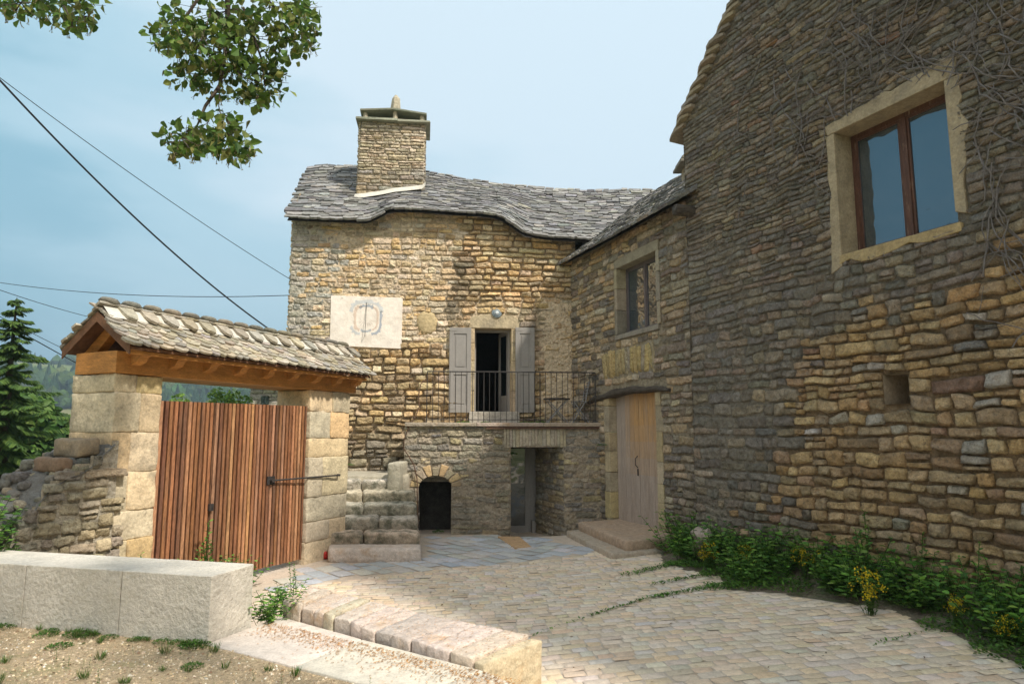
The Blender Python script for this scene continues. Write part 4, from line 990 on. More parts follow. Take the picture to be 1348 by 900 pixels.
# paving slab on top with an iron edge beam
cA, cB = TR.P(uS - .05, 0, .07), TR.P(.02, 0, .07); cC, cD = FC.P(-.05, 0, .0), FC.P(uS + .45, 0, .0)
mb = MB(); cuts = [0, .36, .70, 1.0]
for a, b in zip(cuts[:-1], cuts[1:]):
    A = cA + (cB - cA) * (a + .001); B = cA + (cB - cA) * (b - .001); Cc = cD + (cC - cD) * (b - .001); D = cD + (cC - cD) * (a + .001)
    rquad(mb, A, B, Cc, D, 2.135, 2.215, r=.012, amp=.004, res=.15, col=jit((.42, .34, .29), .04))
mb.build('paving_slab', M['kerb'], ter)
mb = MB(); mb.box(TR, TR.px(640, 566)[0], .02, 2.085, 2.13, .02, .055); mb.build('edge_beam', M['rust'], ter)
# glass door in the passage
gd0, gd1 = FC.px(671, 640)[0], FC.px(699, 640)[0]; gz = -.28; gt = 1.98
mb = MB()
for (a, b, c, d) in ((gd0, gd0 + .05, gz, gt), (gd1 - .11, gd1, gz, gt), (gd0 + .05, gd1 - .11, gz, gz + .24), (gd0 + .05, gd1 - .11, gt - .08, gt)): mb.box(FC, a, b, c, d, -.22, -.16)
gd = mb.build('glass_door', M['shutter'], ter, bevel=.004)
mb = MB(); mb.box(FC, gd0 + .05, gd1 - .11, gz + .24, gt - .08, -.195, -.185); mb.build('pane', M['darkglass'], gd)
mb = MB(); mb.box(FC, gd1 + .003, gd1 + .30, gz, gt, -.24, -.17); mb.build('door_side_panel', M['shutter'], ter)
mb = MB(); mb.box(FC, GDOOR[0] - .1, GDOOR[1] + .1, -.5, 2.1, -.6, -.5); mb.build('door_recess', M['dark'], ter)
mb = MB(); mb.box(FC, gd1 + .02, gd1 + .22, gz + .02, gz + .36, -.165, -.02, (.25, .25, .27)); mb.build('meter_box', M['shutter'], ter, bevel=.01)
seat(ter, TR.P(-2, 0, -.5))

# railing
rail = thing('balcony_railing', 'thin dark iron railing along the edge of the balcony', 'railing')
ra, _ = TR.px(562, 520, -.0); rb, _ = TR.px(784, 525, 0); rz0 = 2.215; rz1 = TR.px(672, 489.5)[1]
dR = -1.02
mb = MB(); mb.tube([P(ra, rz1, 0), P(rb, rz1, 0)], .013); mb.build('top_rail', M['iron'], rail)
mb = MB(); mb.tube([P(ra, rz0 + .06, 0), P(rb, rz0 + .06, 0)], .009); mb.build('bottom_rail', M['iron'], rail)
mb = MB(); mb.tube([P(rb, rz1, 0), P(rb - .02, rz1, dR)], .012); mb.build('top_rail', M['iron'], rail)
nb_ = 30
bal = None
for i in range(nb_ + 1):
    u = ra + (rb - ra) * i / nb_; thick = i in (0, 10, 20, nb_)
    mb = MB(); mb.tube([P(u, rz0 - (.0), 0), P(u, rz1, 0)], .011 if thick else .0068, k=5); mb.build('post' if thick else 'baluster', M['iron'], rail)
for i in range(1, 8):
    d = dR * i / 8; mb = MB(); mb.tube([P(rb - .02 * i / 8, rz0, d), P(rb - .02 * i / 8, rz1, d)], .0068, k=5); mb.build('baluster', M['iron'], rail)
seat(rail, P((ra + rb) / 2, rz0, 0))
# handrail of bent iron by the stairs
hr = [(566, 501, -.7), (560, 500, -.5), (554, 505, -.3), (551, 520, -.15), (552, 535, -.05), (547, 548, .03), (538, 562, .04), (532, 578, .05), (531, 590, .05), (538, 600, .05), (545, 612, .05), (549, 630, .05), (549.5, 660, .05), (551, 694, .05)]
pts = []
for (a, b, d) in hr: u, z = TR.px(a, b, d); pts.append(TR.P(u, z, d))
pts2 = []
for i in range(len(pts) - 1):
    for t in (0, .5): pts2.append(pts[i] * (1 - t) + pts[i + 1] * t)
pts2.append(pts[-1]); mb = MB(); mb.tube(pts2, .011); tag(mb.build('bent_handrail', M['rust'], smooth=True), 'thin curved iron rod running down beside the stone stairs', 'handrail')

# table and chair on the balcony
tb = thing('folding_table', 'small dark folding table with crossed metal legs on the balcony', 'table')
tu, _ = TR.px(733, 540, -.5); TP = lambda u, z, d: TR.P(tu + u, 2.215 + z, -.5 + d)
mb = MB(); k = 20
for j in range(1): disc(mb, Frame(TP(0, 0, 0)[:2], TR.u[:2]), 0, 0, .3, 0, 0)
mb = MB(); ce = TP(0, .50, 0); v = [(ce[0] + .29 * math.cos(2 * math.pi * i / k), ce[1] + .29 * math.sin(2 * math.pi * i / k), ce[2] + dz) for dz in (0, .025) for i in range(k)]
mb.add(v, [tuple(range(k))[::-1], tuple(range(k, 2 * k))] + [(i, (i + 1) % k, k + (i + 1) % k, k + i) for i in range(k)]); mb.build('tabletop', M['iron'], tb, bevel=.004)
for (s, dd) in ((-1, .16), (1, .16), (-1, -.16), (1, -.16)):
    mb = MB(); mb.tube([TP(s * .22, 0, dd), TP(-s * .22, .50, dd)], .011, k=6); mb.build('leg', M['chairmetal'], tb)
seat(tb, TP(0, 0, 0))
chr_ = thing('folding_chair', 'grey slatted folding chair standing right of the small balcony table', 'chair')
cu2, _ = TR.px(766, 540, -.45); CP = lambda u, z, d: TR.P(cu2 + u, 2.215 + z, -.45 + d)
for d in (-.19, .19):
    mb = MB(); mb.tube([CP(-.24, 0, d), CP(.05, .46, d), CP(.13, .88, d)], .011); mb.build('back_leg', M['chairmetal'], chr_)
    mb = MB(); mb.tube([CP(.12, 0, d * .85), CP(-.20, .45, d * .85)], .011); mb.build('front_leg', M['chairmetal'], chr_)
mb = MB()
for i in range(6): q0 = CP(-.20 + i * .055, .455, -.18); q1 = CP(-.20 + i * .055, .455, .18); mb.tube([q0, q1], .013, k=4)
mb.build('seat', M['chairmetal'], chr_)
mb = MB()
for i in range(7): t = i / 6; mb.tube([CP(.065 + .062 * t, .52 + .34 * t, -.18), CP(.065 + .062 * t, .52 + .34 * t, .18)], .017, k=4)
mb.build('backrest', M['chairmetal'], chr_)
seat(chr_, CP(0, 0, 0))

# ------------------------------------------------------------------ stairs
st = thing('stone_stairs', 'worn mossy stone stairs rising from the courtyard beside the gateway', 'stairs')
rp = [560, 557, 555, 552, 549, 524]; YZ = [.21, .385, .575, .765, .95, 1.13]
for i in range(6):
    D0 = 11.05 + .42 * i; z1 = YZ[i]; x1 = (rp[i] - 674) / 900 / .99 * D0; x0 = (418 - 674) / 900 / 1.02 * D0
    mb = MB(); nbk = 2; cut = x0 + (x1 - x0) * RNG.uniform(.45, .65)
    if i == 0: x0 = (432 - 674) / 900 / 1.03 * D0; cut = None
    k0 = jit((.56, .49, .38) if i else (.60, .52, .44), .06)
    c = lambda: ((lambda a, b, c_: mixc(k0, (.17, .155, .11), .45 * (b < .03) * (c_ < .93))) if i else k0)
    segs = [(x0, cut), (cut, x1)] if cut else [(x0, x1)]
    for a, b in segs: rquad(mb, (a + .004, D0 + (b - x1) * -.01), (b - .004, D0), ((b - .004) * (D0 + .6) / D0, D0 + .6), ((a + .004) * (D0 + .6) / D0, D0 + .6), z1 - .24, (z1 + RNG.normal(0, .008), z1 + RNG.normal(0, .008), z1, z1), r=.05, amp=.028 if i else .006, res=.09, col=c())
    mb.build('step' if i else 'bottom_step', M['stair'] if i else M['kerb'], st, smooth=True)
mb = MB(); rquad(mb, (-3.5, 13.5), (-2.05, 13.5), (-2.1, 15.1), (-3.9, 15.0), -.2, 1.19, r=.03, amp=.012, res=.2, col=(.40, .36, .28)); mb.build('landing', M['ashlar'], st, smooth=True)
bx = at_d(510, 609, 13.1); bx2 = at_d(527, 609, 13.1)
mb = MB(); rquad(mb, (bx.x, 13.1), (bx2.x, 13.1), (bx2.x, 14.1), (bx.x + .05, 14.1), .9, bx.z, r=.03, amp=.012, res=.1, col=(.40, .37, .29)); mb.build('side_block', M['ashlar'], st, smooth=True)
for k in range(4):
    mb = MB(); xs_ = -1.95 + k * .28; rquad(mb, (xs_, 14.42), (xs_ + .6, 14.45), (xs_ + .6, 15.1), (xs_, 15.05), 1.0, 1.42 + .2 * k, r=.02, amp=.008, res=.2, col=(.38, .34, .27)); mb.build('step', M['ashlar'], st, smooth=True)
seat(st, (-2.5, 12, 0))
mb = MB(); p = on_z(428, 735, .0); mb.tube([(p.x, p.y, .0), (p.x, p.y, .05), (p.x, p.y, .10), (p.x, p.y, .115)], [.045, .048, .042, .015], k=10)
tag(mb.build('water_cap', M['red'], smooth=True), 'small red cap on the ground at the foot of the right gate pillar', 'valve cap')

# doorsteps at the plank doors
ds = thing('doorstep', 'two low reddish stone slabs stepped below the plank doors', 'doorstep')
mb = MB(); rquad(mb, (1.81, 11.15), (2.98, 11.75), (2.35, 14.1), (1.27, 13.5), .10, .31, r=.03, amp=.012, res=.14, col=(.44, .33, .24)); mb.build('upper_slab', M['kerb'], ds, smooth=True)
mb = MB(); rquad(mb, (1.55, 10.95), (2.4, 11.2), (1.9, 13.9), (1.03, 13.45), -.05, .155, r=.03, amp=.012, res=.14, col=(.44, .37, .29)); mb.build('lower_slab', M['kerb'], ds, smooth=True)
seat(ds, (1.8, 12.4, 0))

# ------------------------------------------------------------------ gateway
gw = thing('gateway', 'roofed wooden courtyard gateway between two stone pillars', 'gateway')
PB = [(.60, .45, .26), (.66, .52, .33), (.56, .45, .31), (.64, .46, .25), (.52, .44, .32), (.62, .51, .35)]
def pillar(u0, u1, rows, d0, d1, ztop, greyend):
    mb = MB(); z = -.1
    for h in rows:
        h2 = min(h, ztop - z); full = RNG.random() < .45
        cuts = [u0, u1] if full else [u0, u0 + (u1 - u0) * RNG.uniform(.35, .65), u1]
        if z + h2 > ztop - .01 and greyend: cuts = [u0, u0 + (u1 - u0) * .45, u1]
        for a, b in zip(cuts[:-1], cuts[1:]):
            rbox(mb, GT, a + .002, b - .002, z + .002, z + h2 - .002, d0, d1 + RNG.uniform(-.010, .010), r=.012, amp=.012, res=.07, col=jit(pick(PB), .07))
        z += h2
    mb.box(GT, u0 + .016, u1 - .016, -.1, ztop - .01, d0 + .02, d1 - .017, (.50, .42, .30))
    return mb.build('pillar', M['ashlar'], gw, smooth=True)
pillar(-3.33, -2.70, [.52, .36, .33, .44, .46, .46, .30], -.76, 0, 2.685, True)
pillar(.0, 1.0, [.42, .30, .38, .62, .30, .42, .40], -.70, .0, 2.685, False)
# gate leaves of vertical larch slats
LP = [(.33, .15, .07), (.40, .19, .09), (.26, .115, .055), (.46, .24, .125), (.30, .135, .065), (.20, .09, .05), (.37, .19, .11)]
us_ = GT.px(277, 640, -.08)[0]; gtl = GT.px(215, 527.5, -.08)[1]; gtr = GT.px(405, 534.5, -.08)[1]
def leaf(u0, u1):
    mb = MB(); n = int(round((u1 - u0) / .071))
    for i in range(n):
        a = u0 + (u1 - u0) * i / n; ztp = gtl + (gtr - gtl) * (a + 2.7) / 2.7; zb = .07 + RNG.uniform(0, .006)
        mb.box(GT, a + .008, a + .052, zb, ztp, -.115, -.066 + RNG.uniform(-.004, .004), jit(pick(LP), .09))
        mb.box(GT, a + .054, a + .078, zb + .01, ztp - .01, -.16, -.125, jit((.20, .09, .04), .1))
    mb.box(GT, u0, u1 - .01, zb + .3, zb + .42, -.20, -.165, (.2, .1, .05)); mb.box(GT, u0, u1 - .01, 2.0, 2.12, -.20, -.165, (.2, .1, .05))
    mb.box(GT, u0, u1 - .01, zb + .02, gtl - .03, -.168, -.162, (.07, .04, .025))
    return mb.build('gate_leaf', M['larch'], gw)
gl1 = leaf(-2.74, us_ - .012); gl2 = leaf(us_ + .012, .03)
a_, za = GT.px(360, 632, -.03); b_, zb_ = GT.px(447, 625, .05)
mb = MB(); mb.tube([GT.P(a_, za, -.02), GT.P((a_ + b_) / 2, (za + zb_) / 2, .02), GT.P(b_, zb_, .055)], .014); mb.tube([GT.P(b_, zb_, .055), GT.P(b_, zb_, -.01)], .02); mb.build('gate_bar', M['iron'], gl2)
mb = MB(); mb.box(GT, a_ - .10, a_ + .05, za - .06, za + .06, -.063, -.05); mb.tube([GT.P(a_ - .03, za, -.05), GT.P(a_ - .03, za, .0)], .03, k=8); mb.build('lock_plate', M['iron'], gl2)
a2, z2 = GT.px(276, 667, -.05); mb = MB(); mb.box(GT, a2 - .02, a2 + .05, z2 - .05, z2 + .04, -.064, -.03); mb.build('latch', M['iron'], gl2)
# timber plate and beams
for (d0, d1, uu) in ((-.375, .03, -3.36), (-.72, -.379, -3.34)):
    mb = MB(); mb.box(GT, uu, 1.12, 2.69, 2.945, d0, d1); mb.build('beam', M['timber'], gw, bevel=.006)
RZ, EZ = 3.44, 2.985; RD = -.31; E1, E2 = .29, -.90
for i in range(9):
    u = -3.12 + i * (4.15 / 8)
    for (e, s) in ((E1, 1), (E2, -1)):
        mb = MB(); w2 = .06
        prof = [(RD, RZ - .06), (e - s * .04, EZ - .045), (e - s * .04, EZ - .085), (e - s * .11, EZ - .10), (e - s * .15, EZ - .16), (e - s * .27, EZ - .20), (e - s * .30, EZ - .02), (RD, RZ - .22)]
        v = [GT.P(u - w2, z, d) for d, z in prof] + [GT.P(u + w2, z, d) for d, z in prof]; n = len(prof)
        mb.add(v, [tuple(range(n)), tuple(range(n, 2 * n))[::-1]] + [(i_, i_ + n, (i_ + 1) % n + n, (i_ + 1) % n) for i_ in range(n)]); mb.build('rafter', M['timber'], gw, bevel=.004)
for (e, s) in ((E1, 1), (E2, -1)):
    mb = MB(); q = [GT.P(-3.38, RZ - .055, RD), GT.P(1.16, RZ - .055, RD), GT.P(1.16, EZ - .04, e), GT.P(-3.38, EZ - .04, e)]; q2 = [p + np.array([0, 0, .03]) for p in q]
    mb.hexa((q + q2) if s > 0 else (q[::-1] + q2[::-1]), (.2, .1, .05)); mb.build('roof_boarding', M['darktimber'], gw)
    mb = MB(); q = [GT.P(-3.40, RZ - .14, RD), GT.P(-3.385, RZ - .14, RD), GT.P(-3.385, EZ - .10, e), GT.P(-3.40, EZ - .10, e)]; q2 = [p + np.array([0, 0, .12]) for p in q]
    mb.hexa((q + q2) if s > 0 else (q[::-1] + q2[::-1]), (.2, .1, .05)); mb.build('barge_board', M['darktimber'], gw)
mb = MB(); mb.box(GT, -3.36, 1.1, EZ - .085, EZ - .045, E1 - .10, E1 - .03); mb.build('eaves_batten', M['timber'], gw)
GTP = [(.34, .29, .22), (.40, .35, .27), (.30, .27, .22), (.36, .31, .22), (.43, .38, .30), (.32, .29, .25), (.27, .235, .17)]
for (e, nm) in ((E1 + .03, 0), (E2 - .03, 1)):
    mb = MB(); ea = [GT.P(-3.40, EZ - .005, e), GT.P(-1, EZ - .015, e), GT.P(1.19, EZ, e)]; rd = [GT.P(-3.40, RZ, RD), GT.P(-1, RZ - .012, RD), GT.P(1.19, RZ, RD)]
    slate_roof(mb, ea, rd, .080, .155, .026, GTP, round_=.45, n=5, jy=.003, lenf=2.0, lift=1.5)
    mb.build('slab_roofing', M['slate'], gw)
mb = MB(); nn_ = 32; vs = []
for i in range(nn_ + 1):
    u = -3.38 + 4.54 * i / nn_; wob = .02 * math.sin(i * 2.4) + .015 * math.sin(i * 1.1)
    for (dd, zz) in ((-.22 - wob, -.095), (-.08, .035), (0, .075), (.08, .035), (.21 + wob, -.10)): vs.append(GT.P(u, RZ + zz, RD + dd))
mb.grid(np.array(vs).reshape(nn_ + 1, 5, 3)[:, ::-1]); mb.build('ridge_mortar', M['whitemortar'], gw, smooth=True)
for i in range(16):
    u = -3.26 + i * .293; mb = MB(); ca = RNG.uniform(-.02, .02)
    lens = []; k = 12
    for (sc2, dz) in ((.72, -.04), (1.0, .0), (.78, .035)):
        for j in range(k): g = 2 * math.pi * j / k; lens.append(GT.P(u + .125 * sc2 * math.cos(g), RZ + .115 + dz - .018 * sc2 * math.cos(g), RD + .0 + .115 * sc2 * math.sin(g)))
    mb.add(lens, [tuple(range(k))[::-1], tuple(range(2 * k, 3 * k))] + [(q * k + j, q * k + (j + 1) % k, (q + 1) * k + (j + 1) % k, (q + 1) * k + j) for q in range(2) for j in range(k)], jit(pick([(.19, .17, .13), (.23, .20, .15), (.16, .15, .12)]), .1)); mb.build('ridge_stone', M['slate'], gw, smooth=True)
    mb = MB(); P_ = Vector(GT.P(u + .15, RZ + .012, RD + .05)); slab(mb, P_ + Vector((0, 0, .035)), .185, .27, .034, Vector(GT.u), Vector(GT.n * (E1 - RD) + GT.z * (EZ - RZ)).normalized(), Vector(GT.n * .45 + GT.z * .6).normalized(), jit(pick(GTP), .1), .45, 5); mb.build('ridge_slab', M['slate'], gw)
seat(gw, GT.P(-1.2, 0, 0))
# sloping ruined wall against the left pillar
wd_px = [(-4.95, .35), (-4.6, .72), (-4.3, 1.05), (-3.95, 1.48), (-3.7, 1.72), (-3.3, 1.88)]
wdu = [a for a, b in wd_px]; wdz = [b for a, b in wd_px]
def wd_top(u): return float(np.interp(u, wdu, wdz)) + .05 * math.sin(u * 9)
mb = MB()
def wd_style(u, z):
    tt = float(sst(wd_top(u) - .6, wd_top(u), z)) ; lf = float(sst(-3.5, -4.3, u))
    def col(): c = pick([(.42, .36, .25), (.46, .38, .25), (.38, .32, .24)]); return jit(mixc(c, (.17, .16, .14), min(1, max(tt, lf) * (.5 + .5 * RNG.random()))), .12)
    return dict(h=.13, w=.22, gap=.014, bulge=.03, col=col)
WD = Frame(GT.P(0, 0, .03)[:2], GT.u[:2]); masonry(mb, WD, -4.95, -3.12, -.2, 2.0, lambda u, z: wd_style(u, z), top=lambda u: wd_top(u) - .02 if u < -3.3 else 1.35 - (u + 3.3) * 4, seed=141)
U_, D_ = np.meshgrid(np.linspace(-5.0, -3.30, 40), np.linspace(.02, -.95, 14), indexing='ij')
Z_ = np.array([[wd_top(u) for u in U_[:, 0]]]).T - .10 * (np.abs(D_ + .45) / .5) ** 2 + (fb(U_ * 5, D_ * 5, 61) - .5) * .16
mb.grid(WD.o + U_[..., None] * WD.u + Z_[..., None] * WD.z + D_[..., None] * WD.n, (.15, .145, .135), flip=True)
mortar_sheet(mb, WD, -4.97, -3.25, -.3, 2.0, lambda U, Z: 0.0 * U + .0, lambda U, Z: np.zeros(U.shape + (3,)) + np.array([.36, .32, .25]), top=lambda u: wd_top(u) - .04, res=.08)
mb.box(WD, -5.0, -3.3, -.3, .3, -.95, -.04, (.2, .2, .18))
for i in range(150):
    u = RNG.uniform(-4.98, -3.4); d = RNG.uniform(-.95, -.02); z = wd_top(u) - .10 * (abs(d + .45) / .5) ** 2 + RNG.uniform(-.06, .02); q = RNG.uniform(.06, .13)
    rbox(mb, WD, u - q, u + q * RNG.uniform(.6, 1.2), z - q * .5, z + q * .45, d - q * .7, min(.03, d + q * .7), r=.03, amp=.02, res=.09, col=jit(pick([(.17, .16, .14), (.22, .20, .165), (.14, .135, .125), (.30, .26, .19), (.19, .18, .17)]), .15))
rw = tag(mb.build('ruined_wall', M['stone'], smooth=True), 'low crumbling rubble wall sloping down left of the gateway', 'wall')
mb = MB()
for k, (a, b, c, d) in enumerate(((-3.90, -3.72, 1.58, 1.74), (-3.68, -3.42, 1.74, 1.94))):
    mb = MB(); rbox(mb, WD, a, b, c, d, -.5, -.05, r=.03, amp=.02, res=.08, col=((.20, .135, .09), (.30, .235, .16))[k]); tag(mb.build('loose_stone', M['ashlar'], smooth=True), ('rusty brown loose stone on top of the ruined wall', 'tan loose stone on the ruined wall next to the left gate pillar')[k], 'stone')

# ------------------------------------------------------------------ bench, kerb, border slabs
BN = Frame((-2.33, 5.5), (2.03, -.54)); bn = thing('stone_bench', 'long low block bench of rough hammered pale stone on the gravel', 'bench')
j1 = BN.px(160, 760)[0]; j2 = BN.px(33, 760)[0]
for (a, b) in ((-3.9, j2 - .003), (j2 + .003, j1 - .003), (j1 + .003, 0)):
    mb = MB(); rbox(mb, BN, a, b, .30, .90, -.53, 0, r=.006, amp=.003, res=.06, col=(.5, .5, .5)); mb.build('block', M['bush_hammered'], bn)
seat(bn, (-3.2, 5.9, .4))
kb_ = thing('kerb', 'raised kerb of narrow rough stone blocks with a yellowish cut end', 'kerb')
KA, KBb, KC, KE = [np.array(p) for p in ((-2.03, 6.30, .54), (-.18, 4.92, .455), (.23, 5.43, .46), (-1.93, 6.82, .54))]
ts = [0]; fr2 = [28, 27, 35, 25, 25, 40, 28, 32, 35, 70 * .55, 70 * .5, 45, 55 * .75, 30 * .65]
tot = sum(fr2)
for q in fr2: ts.append(ts[-1] + q / tot)
for i in range(len(fr2)):
    t0, t1 = ts[i], ts[i + 1]; A = KA + (KBb - KA) * t0; B = KA + (KBb - KA) * t1; C_ = KE + (KC - KE) * t1; D = KE + (KC - KE) * t0
    e_ = (B - A) * .018; A, D, B, C_ = A + e_, D + e_, B - e_, C_ - e_; s = RNG.normal(0, .006)
    off = np.array([-.02, -.03, 0]) * RNG.random()
    mb = MB(); cl_ = jit((.58, .49, .42), .06) if i < len(fr2) - 1 else (.60, .50, .34)
    rquad(mb, A + off, B + off, C_, D, -.15, (A[2] + s, B[2] + s, C_[2] + s, D[2] + s), r=.014, amp=.008, res=.05, col=cl_); mb.build('kerb_block', M['kerb'], kb_, smooth=True)
seat(kb_, (-.9, 5.9, 0))
bs = thing('border_slabs', 'flat pale stone slabs between gravel and kerb with orange litter', 'paving slabs')
for (a, b, c, d) in (((-2.34, 5.48), (-1.5, 4.97), (-1.17, 5.60), (-2.03, 6.27)), ((-1.5, 4.97), (-.65, 4.45), (-.185, 4.88), (-1.17, 5.60)), ((-.65, 4.45), (.62, 3.68), (.93, 3.50), (-.185, 4.88))):
    a, b, c, d = [np.array(q) for q in (a, b, c, d)]; m_ = (a + b + c + d) / 4; f_ = lambda q: q + (m_ - q) * .006
    mb = MB(); rquad(mb, f_(a), f_(b), f_(c), f_(d), -.1, .408, r=.008, amp=.003, res=.1, col=jit((.60, .545, .46), .03)); mb.build('slab', M['paleslab'], bs, smooth=True)
seat(bs, (-1, 5, .4))
pA = on_z(88, 719, .10); pB = on_z(205, 724, .10); mb = MB(); rquad(mb, (pA.x, pA.y - .1), (pB.x, pB.y - .1), (pB.x - .25, pB.y + .35), (pA.x + .25, pA.y + .5), -.05, .22, r=.05, amp=.02, res=.1, col=(.62, .56, .50)); tag(mb.build('flat_stone', M['ashlar'], smooth=True), 'pale flat stone lying behind the bench at the pillar foot', 'stone')
mb = MB(); p = on_z(925, 738, .15); rquad(mb, (p.x - .12, p.y - .1), (p.x + .16, p.y - .15), (p.x + .12, p.y + .2), (p.x - .1, p.y + .2), .0, .62, r=.07, amp=.05, res=.07, col=(.40, .33, .28)); tag(mb.build('guard_stone', M['ashlar'], smooth=True), 'worn upright reddish stone stump at the gable house corner', 'stone')

# ------------------------------------------------------------------ leaves and trees
def leafq(mb, p, d, n, L, W, col, fold=.15):
    """one leaf: base p, direction d, normal n"""
    s = d.cross(n).normalized(); t = p + d * L; m = p + d * L * .45; up = n * (W * fold)
    v = [p, m - s * W / 2 + up, t, m + s * W / 2 + up, p + d * L * .78 + s * W * .33 + up * .6, p + d * L * .78 - s * W * .33 + up * .6]
    mb.add([tuple(q) for q in v], [(0, 3, 4, 2), (0, 2, 5, 1)], col)
def rv3():
    v = Vector(RNG.normal(0, 1, 3)); return v.normalized()
def rblob(mb, c, r, col, squash=1.0, k=6):
    """a lumpy clump for a far-off tree"""
    c = np.array(c); vs = []
    for i, (z, q) in enumerate(((-.5, .75), (.05, 1.0), (.55, .72))):
        for j in range(k):
            a = 2 * math.pi * (j + .5 * i) / k; rr = r * q * RNG.uniform(.75, 1.25); vs.append(c + np.array([rr * math.cos(a), rr * math.sin(a), z * r * squash * RNG.uniform(.85, 1.2)]))
    vs.append(c + np.array([0, 0, r * squash * RNG.uniform(.9, 1.3)])); vs.append(c + np.array([0, 0, -r * squash * .9]))
    fs = []
    for i in range(2):
        for j in range(k): fs.append((i * k + j, i * k + (j + 1) % k, (i + 1) * k + (j + (0 if i % 2 else 0)) % k)); fs.append((i * k + (j + 1) % k, (i + 1) * k + (j + 1) % k, (i + 1) * k + j))
    fs += [(2 * k + j, 2 * k + (j + 1) % k, 3 * k) for j in range(k)] + [((j + 1) % k, j, 3 * k + 1) for j in range(k)]
    mb.add(np.array(vs), fs, col)
mb = MB()
FORP = [(.030, .060, .020), (.040, .075, .022), (.022, .045, .022), (.055, .085, .025), (.045, .065, .03), (.075, .095, .03)]
cnt = 0
for i in range(9000):
    az = RNG.uniform(-42, -12) if i % 5 else RNG.uniform(-100, 80); d = 130 * (6.2) ** RNG.random()
    x = math.sin(R(az)) * d; y = math.cos(R(az)) * d; den = float(fb(x / 60 + 3, y / 60, 55))
    if den < .44: continue
    z = float(ground_z(x, y)); r = RNG.uniform(2.2, 4.6) * (1 + (d > 350) * .2); c = jit(pick(FORP), .2, .1)
    if RNG.random() < .3:
        k = 6; h = r * 2.8; v = [(x + r * .7 * math.cos(j), y + r * .7 * math.sin(j), z) for j in np.linspace(0, 6.28, k, endpoint=False)] + [(x, y, z + h)]
        mb.add(v, [(j, (j + 1) % k, k) for j in range(k)], jit((.022, .045, .022), .2))
    else: rblob(mb, (x, y, z + r * .8), r, c)
tag(mb.build('forest', M['forest']), kind='stuff')

def crown(mb, c, rad, n, L, pal, lumps=14, seedz=.0):
    """leaves in clumps spread through the crown's volume"""
    c = Vector(c); cl = []
    for i in range(lumps):
        v = rv3(); q = RNG.uniform(.35, .95); cl.append((c + Vector((v.x * rad[0], v.y * rad[1], v.z * rad[2])) * q, RNG.uniform(.28, .48) * min(rad)))
    for i in range(n):
        p0, rr = cl[RNG.integers(len(cl))]; v = rv3(); p = p0 + v * rr * RNG.uniform(.6, 1.0) ** .5
        n_ = (v + rv3() * .7 + Vector((0, 0, .5))).normalized(); d = n_.cross(rv3()).normalized(); d.z -= .3; d.normalize()
        leafq(mb, p, d, n_, L * RNG.uniform(.7, 1.3), L * .6, jit(pick(pal), .18, .08))
    return cl
def leafy_tree(name, label, base, h, rad, n, L, pal, cat='tree', group=None, lumps=14):
    t = thing(name, label, cat, group); t.location = base
    ch_ = h - rad[2]; mb = MB(); cl = crown(mb, (0, 0, ch_), rad, n, L, pal, lumps); mb.build('crown', M['leaf'], t)
    mb = MB(); mb.tube([(0, 0, -.3), (.05, 0, ch_ * .5), (0, .03, ch_)], [h * .03, h * .022, h * .01])
    for p, r in cl[:7]: mb.tube([(0, 0, ch_ * .55), tuple(p * .5 + Vector((0, 0, ch_ * .3))), tuple(p)], [h * .012, h * .008, .01], k=5)
    mb.build('trunk', M['bark'], t); return t
GRN = [(.07, .14, .03), (.10, .18, .04), (.05, .11, .025), (.13, .21, .05)]; BRT = [(.16, .27, .05), (.20, .32, .06), (.12, .22, .045)]
spots = [(-28, 34, 5.2, 'broad leafy tree rising behind the ruined wall left of the gateway'), (-40, 60, 6.5, 'rounded tree on the far slope behind the spruce'), (-34, 52, 6.5, 'mid green tree on the valley side above the ruined wall'), (-50, 66, 6.5, 'dark tree at the left edge beyond the spruce'), (-26, 44, 5.5, 'small green tree seen past the left gate pillar'), (-17.5, 25, 4, 'light green tree directly above the ruined wall, right of the spruce')]
for (x, y, h, lab) in spots:
    gz_ = float(ground_z(x, y)); top = 1.2 + (y - 30) * .02; hh = max(h, top - gz_)
    leafy_tree('broadleaf_tree', lab, (x, y, gz_), hh, (hh * .36, hh * .36, hh * .42), 3800, .42, GRN, group='trees beyond the courtyard wall', lumps=26)
p = at_d(303, 524, 17.5); leafy_tree('garden_bush', 'bright green bush showing over the middle of the gate', (p.x, p.y, -.1), p.z + .1 + .30, (.62, .5, .55), 1500, .10, BRT, 'bush')
p = at_d(228, 527, 15.5); leafy_tree('garden_bush', 'bright green shrub showing over the left end of the gate', (p.x, p.y, -.1), p.z + .1 + .12, (.7, .5, .6), 1200, .10, BRT, 'bush')
